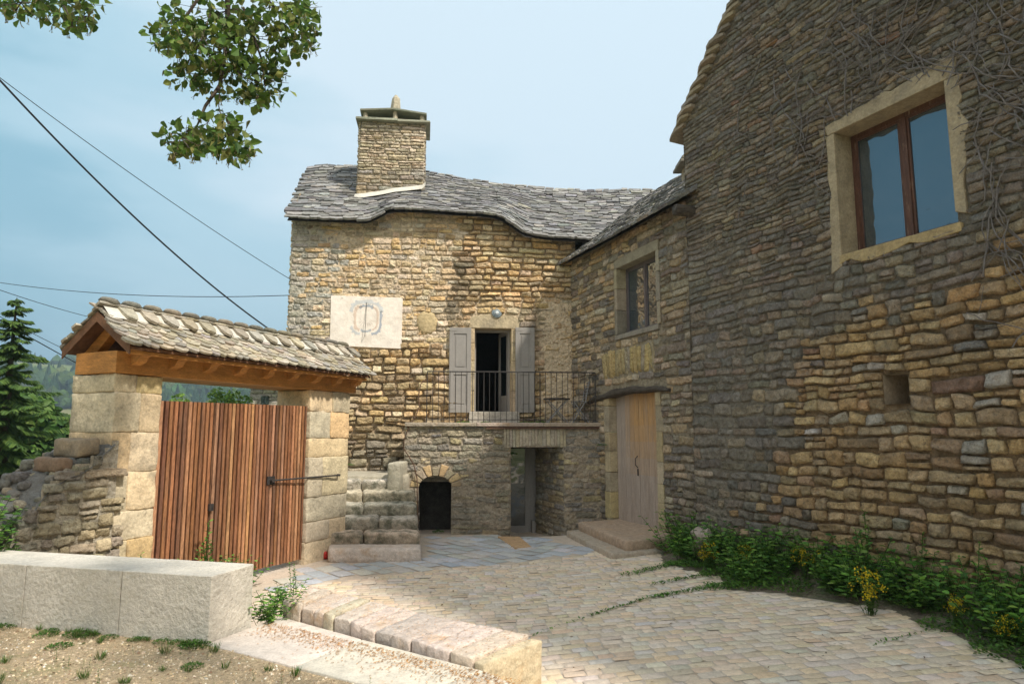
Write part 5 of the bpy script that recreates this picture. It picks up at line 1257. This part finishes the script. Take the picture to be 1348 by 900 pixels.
# spruce
sp = thing('spruce', 'tall drooping dark green spruce at the left edge of the view', 'tree'); sb = at_d(6, 560, 16.0); gz_ = float(ground_z(sb.x, sb.y)); tz = at_d(8, 392, 16.0).z
sp.location = (sb.x, sb.y, gz_); H = tz - gz_
mb = MB(); mb.tube([(0, 0, 0), (0, 0, H * .5), (0, 0, H)], [.16, .09, .01]); mb.build('trunk', M['bark'], sp)
mb = MB()
for i in range(150):
    t = (i + RNG.random()) / 150; z = H * (.05 + .94 * t); L = (1 - t) ** .75 * 1.75 + .12; a = i * 2.4 + RNG.normal(0, .2); L *= RNG.uniform(.45, 1.2); drp = RNG.uniform(.25, .75); z += RNG.normal(0, .06)
    dr = Vector((math.cos(a), math.sin(a), 0)); n = int(14 + L * 26)
    for k in range(n):
        s = (k + .5) / n; q = Vector((0, 0, z)) + dr * L * s + Vector((0, 0, -drp * L * s + .30 * L * s * s))
        side = dr.cross(Vector((0, 0, 1)))
        for sg in (-1, 1, 0):
            dd = (dr * .7 + side * sg * .8 + Vector((0, 0, -.55 - .3 * RNG.random()))).normalized(); ln = (.10 + .20 * (1 - s * .6)) * (.7 + .3 * L / 1.8)
            leafq(mb, q, dd, (Vector((0, 0, 1)) + rv3() * .5).normalized(), ln, .032, jit(pick([(.08, .15, .035), (.10, .18, .04), (.06, .12, .035), (.13, .20, .045)]), .15), .3)
mb.build('branches', M['leaf'], sp)

# lime tree overhead: trunk behind the camera to the left, boughs reaching over the view
lt = thing('lime_tree', 'lime tree with leafy flowering boughs hanging over the top left of the view', 'tree')
LM = [(.075, .14, .025), (.10, .18, .03), (.05, .10, .022), (.15, .22, .04), (.10, .15, .035), (.18, .20, .05)]
BR = [(.24, .26, .10), (.30, .28, .13), (.20, .20, .09)]
mb = MB(); tw = MB()
blobs = [(310, 20, 112, 26, 5.8), (262, 52, 60, 34, 5.6), (228, 44, 34, 24, 5.5), (330, 62, 74, 42, 6.0), (305, 98, 58, 34, 5.9), (352, 108, 28, 30, 6.1), (392, 45, 34, 30, 6.2), (385, 12, 40, 14, 6.2), (240, 92, 22, 20, 5.6), (335, 128, 18, 14, 6.0), (262, 175, 46, 28, 5.6), (300, 186, 34, 26, 5.7), (238, 188, 26, 24, 5.5), (318, 200, 20, 16, 5.7), (300, 158, 18, 16, 5.7), (70, 2, 72, 20, 5.2), (28, 8, 34, 16, 5.1), (112, 26, 16, 14, 5.3), (95, 30, 26, 12, 5.2)]
node = lambda x, y, D: at_d(x, y, D)
def lime_leaf(p, s=1.0):
    s = s * RNG.uniform(.6, 1.25)
    n_ = (rv3() + Vector((0, -.3, .6))).normalized(); d = n_.cross(rv3()).normalized(); d = (d + Vector((0, 0, -.5))).normalized()
    leafq(mb, p, d, n_, .082 * s * RNG.uniform(.7, 1.25), .075 * s, jit(pick(LM), .2, .08), .22)
def bract(p):
    d = (Vector((0, 0, -1)) + rv3() * .35).normalized(); leafq(mb, p, d, rv3(), .055, .012, jit(pick(BR), .1)); q = p + d * .035
    for k in range(3):
        d2 = (d + rv3() * .5).normalized(); tw.tube([q, q + d2 * .03], .0012, (.2, .2, .1), 3); e = q + d2 * .03
        mb.add([tuple(e + Vector(o) * .005) for o in ((1, 0, 0), (0, 1, 0), (-1, 0, 0), (0, -1, 0), (0, 0, 1), (0, 0, -1))], [(0, 1, 4), (1, 2, 4), (2, 3, 4), (3, 0, 4), (1, 0, 5), (2, 1, 5), (3, 2, 5), (0, 3, 5)], (.33, .30, .14))
for (bx_, by_, rx_, ry_, D) in blobs:
    for i in range(7):
        a = RNG.uniform(0, 6.28); tw.tube([at_d(bx_, by_ - ry_ * .3, D), at_d(bx_ + .5 * rx_ * math.cos(a) + RNG.normal(0, 3), by_ + .45 * ry_ * math.sin(a), D + RNG.normal(0, .1)), at_d(bx_ + rx_ * math.cos(a), by_ + ry_ * math.sin(a), D + RNG.normal(0, .15))], [.005, .0035, .002], (.1, .08, .06), 4)
    n = int(rx_ * ry_ * .088)
    for i in range(n):
        a = RNG.uniform(0, 2 * math.pi); q = math.sqrt(RNG.random()) * RNG.uniform(.86, 1.12)
        px_ = bx_ + math.cos(a) * q * rx_; py_ = by_ + math.sin(a) * q * ry_
        p = at_d(px_, py_, D + RNG.uniform(-.32, .32)); lime_leaf(p)
        if RNG.random() < .30 + .45 * (math.sin(a) > .55 and q > .75): bract(p)
hub = at_d(300, -60, 5.6)
def bough(pts, r0, r1): 
    n = len(pts); tw.tube(pts, [r0 + (r1 - r0) * i / (n - 1) for i in range(n)], (.1, .08, .06), 5)
bough([(-5.6, -1.2, 4.2), (-4.6, 1.2, 5.9), (-3.6, 3.6, 6.9), tuple(hub)], .13, .04)
bough([tuple(hub), tuple(node(300, 40, 5.85)), tuple(node(290, 112, 5.8)), tuple(node(270, 140, 5.7)), tuple(node(262, 160, 5.6)), tuple(node(250, 185, 5.55))], .03, .004)
bough([tuple(node(290, 112, 5.8)), tuple(node(288, 140, 5.75)), tuple(node(293, 160, 5.7)), tuple(node(305, 185, 5.7))], .006, .003)
bough([tuple(hub), tuple(node(240, 30, 5.6)), tuple(node(215, 45, 5.5))], .02, .004); bough([tuple(hub), tuple(node(370, 20, 6.1)), tuple(node(405, 45, 6.2))], .02, .004)
bough([tuple(node(280, 10, 5.7)), tuple(node(262, 60, 5.6)), tuple(node(240, 92, 5.6))], .012, .004); bough([tuple(node(320, 10, 5.9)), tuple(node(345, 80, 6.0)), tuple(node(350, 125, 6.1))], .014, .004)
bough([(-3.6, 3.6, 6.9), tuple(node(60, -40, 5.2)), tuple(node(90, 20, 5.2))], .05, .005)
bough([(-4.6, 1.2, 5.9), (-2.2, 2.6, 6.3), (.2, 2.6, 5.9), (1.8, 1.9, 5.6)], .10, .02)
for i in range(1500):      # more of the crown, out of the frame above the camera: it dapples the gravel and the bench
    k = RNG.integers(6); c = [(-.9, 3.1, 6.0), (.2, 3.3, 5.9), (1.2, 2.6, 5.7), (.6, 1.7, 5.4), (-.3, 2.2, 5.9), (2.0, 1.8, 5.5)][k]
    p = Vector(c) + rv3() * RNG.uniform(.1, .62); lime_leaf(p, 1.35)
mb.build('crown', M['leaf'], lt); tw.build('branches', M['bark'], lt)
tr_ = MB(); tr_.tube([(-5.9, -1.8, .2), (-5.75, -1.5, 2.2), (-5.6, -1.2, 4.2), (-5.9, -1.0, 6.5), (-5.8, -.9, 9)], [.34, .27, .22, .14, .06], k=10); tr_.build('trunk', M['bark'], lt, smooth=True)
c2 = MB(); crown(c2, (-6.6, -1.0, 8.2), (2.2, 2.4, 2.6), 3000, .12, LM, 22); c2.build('upper_crown', M['leaf'], lt)
seat(lt, (-5.9, -1.8, .4))

# ------------------------------------------------------------------ cottage behind the gate
ct = thing('far_cottage', 'small pale stone cottage with a little window showing over the gate', 'cottage')
q0 = at_d(330, 508, 27); q1 = at_d(400, 508, 27); CT = Frame((q0.x, 27), (1, .1)); mb = MB(); Lc = 6
masonry(mb, CT, 0, 3.2, 2.2, q0.z + .1, lambda u, z: dict(h=.2, w=.4, gap=.02, bulge=.02, col=lambda: jit(pick([(.46, .42, .35), (.40, .37, .31), (.50, .45, .36)]), .1)), seed=201)
mb.box(CT, 0, 6, -1, q0.z + .1, -5, -.02, (.42, .38, .31)); mb.build('wall', M['stone'], ct, smooth=True)
wu, wz = CT.px(349, 527); mb = MB(); mb.box(CT, wu - .15, wu + .15, wz - .2, wz + .18, 0, .05, (.1, .1, .1)); mb.build('window', M['darkglass'], ct)
mb = MB(); slate_roof(mb, [CT.P(-.3, q0.z + .05, .3), CT.P(6.3, q0.z + .05, .3)], [CT.P(-.3, q0.z + .12, -2.5), CT.P(6.3, q0.z + .12, -2.5)], .4, .5, .05, SLATES); mb.build('roof', M['slate'], ct)
seat(ct, CT.P(3, -1, -2))

# ------------------------------------------------------------------ overhead cables
def cable(a, b, sag, r, label, group=None):
    pts = []
    for i in range(33):
        t = i / 32; p = Vector(a) * (1 - t) + Vector(b) * t; p.z -= sag * 4 * t * (1 - t); pts.append(p)
    mb = MB(); mb.tube(pts, r, k=5); return tag(mb.build('overhead_cable', M['cable']), label, 'cable')
hc = FC.P(uLf + .02, FC.px(378, 450)[1], .03); a = at_d(-60, 40, 9.0); cable(a, hc, .32, .016, 'thick black overhead cable slanting down from upper left to the house')
hc2 = FC.P(uLf + .02, FC.px(378, 368)[1], .03); a = at_d(-60, 57, 10.0); cable(a, hc2, .12, .007, 'thin overhead cable slanting to the house corner above the gateway roof')
a = at_d(-80, 358, 20); b = FC.P(uLf + .05, FC.px(378, 386)[1], -.2); cable(a, b, .28, .009, 'thin nearly level cable crossing the sky left of the house')
a = at_d(-60, 360, 16); b = at_d(190, 432, 24); cable(a, b, .15, .009, 'thin cable passing behind the near end of the gateway roof')
a = at_d(-60, 385, 18); b = at_d(200, 512, 30); cable(a, b, .1, .010, 'faint cable dropping behind the gateway roof towards the valley')
a = at_d(-60, 386, 14); b = at_d(215, 535, 26); cable(a, b, .1, .014, 'dark cable dropping low behind the left gate pillar')

# ------------------------------------------------------------------ weeds
DG = [(.11, .24, .04), (.14, .30, .05), (.07, .17, .035), (.20, .35, .07)]; LG = [(.09, .19, .035), (.12, .23, .045), (.07, .15, .03)]
def weed(name, kind):
    root = bpy.data.objects.new(name, None); COL.objects.link(root); mb = MB(); fl = MB(); pal = DG if kind in ('leafy', 'tall') else LG
    if kind == 'leafy':
        for k in range(16):
            a = RNG.uniform(0, 6.28); r = RNG.uniform(0, .16); b = Vector((r * math.cos(a), r * math.sin(a), 0)); h = RNG.uniform(.18, .42); tip = b + Vector((RNG.normal(0, .08) + .1 * math.cos(a), RNG.normal(0, .08) + .1 * math.sin(a), h)); mb.tube([b, b * .4 + tip * .6, tip], .003, (.06, .12, .03), 3)
            for j in range(11):
                t = .15 + .85 * j / 10; q = b * (1 - t) + tip * t; g = j * 2.4; d = Vector((math.cos(g), math.sin(g), .35 - .5 * RNG.random())).normalized(); leafq(mb, q, d, Vector((RNG.normal(0, .3), RNG.normal(0, .3), 1)).normalized(), RNG.uniform(.06, .11) * (1.2 - .5 * t), .042, jit(pick(pal), .2, .08))
    elif kind == 'tall':
        for k in range(3):
            b = Vector(RNG.normal(0, .03, 3)); b.z = 0; h = RNG.uniform(.5, .78); tip = b + Vector((RNG.normal(0, .06), RNG.normal(0, .06), h)); mb.tube([b, tip], .005, (.07, .13, .03), 4)
            for j in range(26):
                t = .1 + .9 * j / 25; q = b * (1 - t) + tip * t; g = j * 2.4; d = Vector((math.cos(g), math.sin(g), .45)).normalized(); leafq(mb, q, d, Vector((RNG.normal(0, .2), RNG.normal(0, .2), 1)).normalized(), RNG.uniform(.07, .12) * (1.15 - .6 * t), .035, jit(pick(pal), .18, .08))
    elif kind == 'low':
        for k in range(240):
            a = RNG.uniform(0, 6.28); r = .26 * math.sqrt(RNG.random()); q = Vector((r * math.cos(a), r * math.sin(a), RNG.uniform(0, .12) * (1 - r / .3))); d = Vector((math.cos(a) + RNG.normal(0, .6), math.sin(a) + RNG.normal(0, .6), RNG.uniform(.1, .9))).normalized(); leafq(mb, q, d, (Vector((0, 0, 1)) + rv3() * .5).normalized(), RNG.uniform(.03, .065), .028, jit(pick(pal), .2, .08))
    elif kind == 'flower':
        for k in range(26):
            a = RNG.uniform(0, 6.28); r = RNG.uniform(0, .06); b = Vector((r * math.cos(a), r * math.sin(a), 0)); h = RNG.uniform(.16, .36); tip = b * 2.6 + Vector((RNG.normal(0, .03), RNG.normal(0, .03), h)); mb.tube([b, tip], .0025, (.08, .14, .03), 3)
            for j in range(7):
                t = .1 + .8 * j / 7; q = b * (1 - t) + tip * t; g = j * 2.4 + k; d = Vector((math.cos(g), math.sin(g), .4)).normalized(); leafq(mb, q, d, Vector((0, 0, 1)), .04, .014, jit(pick(LG), .2, .08))
            for j in range(11):
                q = tip + rv3() * .03; leafq(mb, q, rv3(), rv3(), .017, .016, jit(pick([(.66, .50, .02), (.72, .58, .03), (.55, .41, .02)]), .1))
    elif kind == 'grass':
        for k in range(60):
            a = RNG.uniform(0, 6.28); r = .05 * math.sqrt(RNG.random()); q = Vector((r * math.cos(a), r * math.sin(a), 0)); d = Vector((math.cos(a) * .5, math.sin(a) * .5, 1)).normalized(); leafq(mb, q, d, Vector((math.cos(a), math.sin(a), -.4)).normalized(), RNG.uniform(.06, .16), .007, jit(pick(LG + [(.22, .20, .08)]), .2, .08))
    elif kind == 'sprout':
        tip = Vector((RNG.normal(0, .02), RNG.normal(0, .02), .17)); mb.tube([(0, 0, 0), tip], .002, (.1, .16, .05), 3)
        for j in range(12):
            t = j / 11; g = j * 2.4; leafq(mb, tip * t, Vector((math.cos(g), math.sin(g), .5)).normalized(), Vector((0, 0, 1)), .035 * (1.2 - .6 * t), .012, jit(pick(LG), .2, .08))
    mb.build('leaves', M['leaf'], root)
    if fl.v: fl.build('flowers', M['leaf'], root)
    return root
WTYPES = {k: [weed({'leafy': 'leafy_weed', 'tall': 'tall_weed', 'low': 'low_weed', 'flower': 'flowering_weed', 'grass': 'grass_tuft', 'sprout': 'gravel_sprout'}[k], k) for _ in range(3)] for k in ('leafy', 'tall', 'low', 'flower', 'grass', 'sprout')}
USED = set()
def plant(kind, x, y, z, sc, label, cat, group=None):
    v = WTYPES[kind][RNG.integers(3)]
    if v.name in USED: o = copy_tree(v)
    else: o = v; USED.add(v.name)
    o.location = (x, y, z); o.rotation_euler.z = RNG.uniform(0, 6.28); o.scale = (sc, sc, sc * RNG.uniform(.85, 1.15)); tag(o, label, cat, group); return o
g1 = 'leafy weeds growing along the foot of the gable wall'
for i in range(62):
    y = 4.2 + 7.1 * (i + RNG.random()) / 62; xa = float(np.interp(y, ey, ex)); xb = wallx(y)
    t = RNG.uniform(.22, .95); x = xa + (xb - xa) * t
    n_ = float(vn(y * 1.9, 3, 7))
    if n_ < .30: continue
    plant('leafy', x, y, bank_z(x, y) - .01, RNG.uniform(.75, 1.25) * (.75 + .6 * n_), 'dark green leafy weed in the strip at the foot of the gable wall', 'weed', g1)
for i in range(44):
    y = 4.2 + 7.0 * (i + RNG.random()) / 44; xa = float(np.interp(y, ey, ex)); x = xa + RNG.uniform(.0, .5)
    plant('low', x, y, bank_z(x, y) - .005, RNG.uniform(.6, 1.1), 'low spreading weed along the edge of the setts', 'weed', 'low weeds along the right edge of the paving')
for i in range(16):
    y = 4.6 + 6.3 * (i + RNG.random()) / 16; xa = float(np.interp(y, ey, ex)); xb = wallx(y); x = xa + (xb - xa) * RNG.uniform(.4, .93)
    plant('tall', x, y, bank_z(x, y) - .01, RNG.uniform(.4, .75), 'upright leafy weed in the strip along the gable wall', 'weed', 'upright weeds along the foot of the gable wall')
for (px_, py_, zz, sc, lab) in ((1312, 760, .36, .95, 'tall leafy weed standing at the far right against the gable wall'), (1190, 760, .36, .75, 'tall weed against the gable wall right of the largest yellow flowers'), (1030, 738, .36, .7, 'tall weed near the left end of the weed strip'), (1290, 800, .3, .8, 'tall weed in front of the right end of the weed strip')):
    p = on_z(px_, py_, zz); x = min(p.x, wallx(p.y) - .12); plant('tall', x, p.y, bank_z(x, p.y), sc, lab, 'weed')
for (px_, py_, sc, lab) in ((1146, 803, 1.15, 'largest clump of yellow flowers at the edge of the setts'), (933, 743, .9, 'small yellow flowers beside the reddish stone stump'), (984, 752, .9, 'yellow flowers in the weeds just right of the stone stump'), (1062, 768, .9, 'yellow flowers left of the largest yellow clump'), (1260, 822, .8, 'faint yellow flowers among the weeds right of the largest clump'), (1325, 850, .7, 'small yellow flowers near the right edge of the view')):
    p = on_z(px_, py_, .2); x = p.x; plant('flower', x, p.y, bank_z(x, p.y), sc, lab, 'flowers')
for (px_, py_, sc) in ((878, 722, 1.2), (895, 728, 1.3), (890, 736, 1.0), (905, 722, 1.3), (883, 706, 1.2)):
    p = on_z(px_, py_, .05); plant('leafy', p.x, p.y, .02, sc * .8, 'bushy green weed between the doorstep and the stone stump', 'weed', 'weeds beside the doorstep')
# weeds in the joints of the setts: two streaks and scattered sprigs
mb = MB()
def patch(px0, py0, px1, py1, n, wd, hmax, dens=1):
    for i in range(n):
        t = RNG.random() ** dens; a = on_z(px0 + (px1 - px0) * t, py0 + (py1 - py0) * t, .08); x = a.x + RNG.normal(0, wd * .5); y = a.y + RNG.normal(0, wd); z = float(plaza_z(x, y)); g = RNG.uniform(0, 6.28)
        leafq(mb, Vector((x, y, z + RNG.uniform(0, hmax))), Vector((math.cos(g), math.sin(g), .5)).normalized(), (Vector((0, 0, 1)) + rv3() * .4).normalized(), RNG.uniform(.02, .05), .018, jit(pick(DG + LG), .2, .08))
patch(812, 757, 930, 738, 700, .05, .03, .6); patch(850, 770, 960, 756, 420, .03, .03, .6); patch(780, 806, 850, 787, 130, .012, .012); patch(850, 787, 940, 775, 300, .025, .03); patch(930, 776, 1040, 778, 1200, .08, .05); patch(880, 745, 960, 755, 900, .07, .05)
patch(1150, 858, 1250, 836, 50, .02, .01); patch(700, 828, 780, 806, 30, .012, .01); patch(950, 760, 1050, 772, 900, .12, .06)
tag(mb.build('ground_cover', M['leaf']), kind='stuff')
# along the house, stairs and terrace
for (px_, py_, z_, D_, kind, sc, lab) in ((668, 598, None, 14.6, 'low', .8, 'fern hanging in the upper left corner of the passage'), (577, 700, .0, None, 'low', .45, 'green tuft at the foot of the arched niche right side'), (640, 700, 0, None, 'low', .6, 'low green weed at the foot of the terrace wall'), (655, 697, 0, None, 'low', .4, 'tiny green weed by the passage corner'), (776, 692, 0, 14.1, 'low', .7, 'green weed where the terrace meets the plank doors'), (793, 586, None, 14.1, 'low', .42, 'little green plant growing from the wall left of the plank doors'), (460, 612, None, 14.6, 'low', .4, 'green tuft at the top of the stone stairs')):
    p = at_d(px_, py_, D_) if D_ else on_z(px_, py_, z_); plant(kind, p.x, p.y - .03, p.z, sc, lab, 'plant')
for k, (px_, sc) in enumerate(((610, .6), (708, .8), (716, .6), (690, .5), (640, .5))):
    p = TR.P(TR.px(px_, 556, -.9)[0], 2.215, -.9); plant('low', p[0], p[1], p[2], sc, 'low weed at the back of the balcony floor', 'weed', 'weeds on the balcony floor')
# by the gate and the bench
for (px_, kind, sc, d, lab) in ((277, 'tall', 1.15, .22, 'tall thin weed in front of the gate, right of the latch'), (268, 'tall', .8, .30, 'second tall weed in front of the gate latch'), (232, 'tall', .75, .22, 'sparse tall weed in front of the left gate leaf'), (300, 'leafy', 1.1, .3, 'leafy weed behind the bench in front of the gate'), (322, 'leafy', .9, .3, 'leafy weed by the near end of the bench top'), (285, 'leafy', 1.1, .35, 'leafy weed under the gate latch'), (255, 'leafy', .7, .3, 'small leafy weed left of the gate latch'), (188, 'tall', .8, .25, 'short spiky weed by the left gate pillar'), (207, 'tall', .7, .3, 'second short spiky weed between pillar and gate'), (175, 'leafy', .9, .4, 'leafy weed behind the pale flat stone')):
    u = GT.px(px_, 720, d)[0]; p = GT.P(u, 0, d); plant(kind, p[0], p[1], .0, sc, lab, 'weed')
for (px_, py_, z_, kind, sc, lab) in ((350, 822, .38, 'leafy', .72, 'big leafy weed between the bench end and the kerb'), (360, 812, .38, 'leafy', .75, 'leafy weed at the far end of the kerb'), (385, 790, .45, 'tall', .42, 'thin weed leaning over the far end of the kerb'), (372, 797, .4, 'leafy', .6, 'leafy weed sprawling over the first kerb blocks')):
    p = on_z(px_, py_, z_); plant(kind, p.x, p.y, z_, sc, lab, 'weed')
for k in range(9):
    u = RNG.uniform(-4.9, -4.4); p = GT.P(u, .3 + .9 * RNG.random(), RNG.uniform(.0, .3)); plant('leafy', p[0], p[1], p[2] - .1, 1.0, 'dark weed on the ruined wall at the left edge', 'weed', 'weeds on the ruined wall')
for i in range(120):
    y = RNG.uniform(3.6, 5.9); x = RNG.uniform(-4.6, .2)
    if not inpoly(x, y + .06, GP) or abs(x) > y * .8: continue
    near = RNG.random()
    plant('grass' if near < .35 else 'sprout' if near < .85 else 'low', x, y, float(gravel_z(x, y)), RNG.uniform(.3, .6) * (.6 if near > .85 else 1), 'small tuft of grass or sprout on the gravel', 'grass tuft', 'tufts on the gravel')
for i in range(22):
    t = RNG.random(); x = -2.33 - 2.0 * t + RNG.normal(0, .03); y = 5.5 + .54 * t - .06; plant('grass' if RNG.random() < .4 else 'low', x, y, .4, RNG.uniform(.2, .45), 'grass tuft along the foot of the bench', 'grass tuft', 'tufts along the foot of the bench')
for k in WTYPES:
    for v in WTYPES[k]:
        if v.name not in USED:
            for c in list(v.children): bpy.data.objects.remove(c)
            bpy.data.objects.remove(v)
# dead leaves and orange litter
mb = MB()
for i in range(240):
    x = RNG.uniform(-2, 3.6); y = RNG.uniform(4, 12); 
    if not inpoly(x, y, PLAZA): continue
    g = RNG.uniform(0, 6.28); leafq(mb, Vector((x, y, float(plaza_z(x, y)) + .004)), Vector((math.cos(g), math.sin(g), .12)).normalized(), (Vector((0, 0, 1)) + rv3() * .3).normalized(), RNG.uniform(.02, .06), RNG.uniform(.008, .02), jit(pick([(.16, .10, .05), (.22, .15, .08), (.10, .075, .05)]), .2))
for i in range(1500):
    y = RNG.uniform(3, 6.0); x = RNG.uniform(-4.6, .6)
    if not inpoly(x, y + .02, GP) or float(fb(x * 1.6, y * 1.6, 66)) < .47: continue
    g = RNG.uniform(0, 6.28); leafq(mb, Vector((x, y, float(gravel_z(x, y)) + .006)), Vector((math.cos(g), math.sin(g), .2)).normalized(), (Vector((0, 0, 1)) + rv3() * .5).normalized(), RNG.uniform(.012, .04), RNG.uniform(.006, .016), jit(pick([(.20, .12, .06), (.28, .18, .09), (.12, .08, .05), (.16, .18, .07)]), .2))
tag(mb.build('leaf_litter', M['leaf']), kind='stuff')
mb = MB()
for i in range(1700):
    t = RNG.random(); c = np.array([-2.0, 6.1]) * (1 - t) + np.array([.1, 4.72]) * t; off = abs(RNG.normal(0, .16)); x, y = c[0] - .35 * off - .03, c[1] - .9 * off - .05; g = RNG.uniform(0, 6.28)
    leafq(mb, Vector((x, y, .414)), Vector((math.cos(g), math.sin(g), .05)).normalized(), (Vector((0, 0, 1)) + rv3() * .2).normalized(), RNG.uniform(.012, .032), .008, jit(pick([(.56, .30, .10), (.48, .25, .09), (.36, .20, .09)]), .15))
for i in range(700):
    t = RNG.random(); s = RNG.random(); p = (KA * (1 - t) + KBb * t) * (1 - s) + (KE * (1 - t) + KC * t) * s; g = RNG.normal(.9, .2)
    leafq(mb, Vector((p[0], p[1], p[2] + .012)), Vector((math.cos(g), math.sin(g), .05)).normalized(), (Vector((0, 0, 1)) + rv3() * .2).normalized(), RNG.uniform(.01, .026), .006, jit((.50, .28, .12), .15))
tag(mb.build('orange_litter', M['leaf']), kind='stuff')
# bare creeper stems on the upper gable wall
cv = thing('dead_creeper', 'web of dry grey creeper stems over the top of the gable wall', 'creeper'); mb = MB()
def stem(u, z, a, L, r):
    pts = []; n = int(L / .10)
    for i in range(n):
        pts.append(BG.P(u, z, .05 + .03 * math.sin(i * .9 + u * 5))); a += RNG.normal(0, .28); u += math.cos(a) * .10; z += math.sin(a) * .10
        if (gL - .05 < u < gR + .05 and z < GTp + .1) or u < .5 or z > g_top(u) - .3: break
        if RNG.random() < .10 and r > .004 and L > .6: stem(u, z, a + RNG.choice([-1, 1]) * RNG.uniform(.5, 1.3), L * .5, r * .65)
    if len(pts) > 2: mb.tube(pts, r, (.3, .3, .3), 4)
for i in range(46):
    u, z = BG.px(RNG.uniform(1000, 1345), RNG.uniform(-30, 130)); stem(u, z, RNG.uniform(-2.6, .6), RNG.uniform(1.0, 2.4), .008)
for i in range(16):
    u, z = BG.px(RNG.uniform(1262, 1345), RNG.uniform(60, 300)); stem(u, z, RNG.uniform(-2.4, -.8), RNG.uniform(.8, 1.8), .007)
for i in range(5):
    u, z = BG.px(RNG.uniform(1190, 1345), RNG.uniform(340, 390)); stem(u, z, RNG.uniform(-.5, .3), RNG.uniform(.8, 1.6), .006)
mb.build('stems', M['twig'], cv); seat(cv, BG.P(4, 5, 0))
# orange-brown door mat of stone before the glass door
pz = [on_z(a, b, -.02) for a, b in ((655, 708), (678, 723), (700, 722), (684, 708))]
mb = MB(); rquad(mb, pz[1], pz[2], pz[3], pz[0], -.1, .016, r=.006, amp=.002, res=.2, col=(.55, .36, .20)); tag(mb.build('threshold_stone', M['kerb']), 'flat orange stone set in the path before the glass door', 'stone')

# ------------------------------------------------------------------ haze over the valley
me = bpy.data.meshes.new('haze'); x0, x1, y0, y1, z0, z1 = -1400, 1400, -1400, 1400, -40, 190
vs = [(x, y, z) for z in (z0, z1) for x, y in ((x0, y0), (x1, y0), (x1, y1), (x0, y1))]
me.from_pydata(vs, [], [(3, 2, 1, 0), (4, 5, 6, 7), (0, 1, 5, 4), (1, 2, 6, 5), (2, 3, 7, 6), (3, 0, 4, 7)]); hz = bpy.data.objects.new('haze', me); COL.objects.link(hz); hz['kind'] = 'stuff'
hm = bpy.data.materials.new('haze'); hm.use_nodes = True; t = hm.node_tree; t.nodes.clear(); o = N(t, 'ShaderNodeOutputMaterial'); v = N(t, 'ShaderNodeVolumePrincipled')
v.inputs['Color'].default_value = (.62, .80, .95, 1); v.inputs['Density'].default_value = .0007; v.inputs['Anisotropy'].default_value = .2
t.links.new(v.outputs[0], o.inputs['Volume']); me.materials.append(hm)
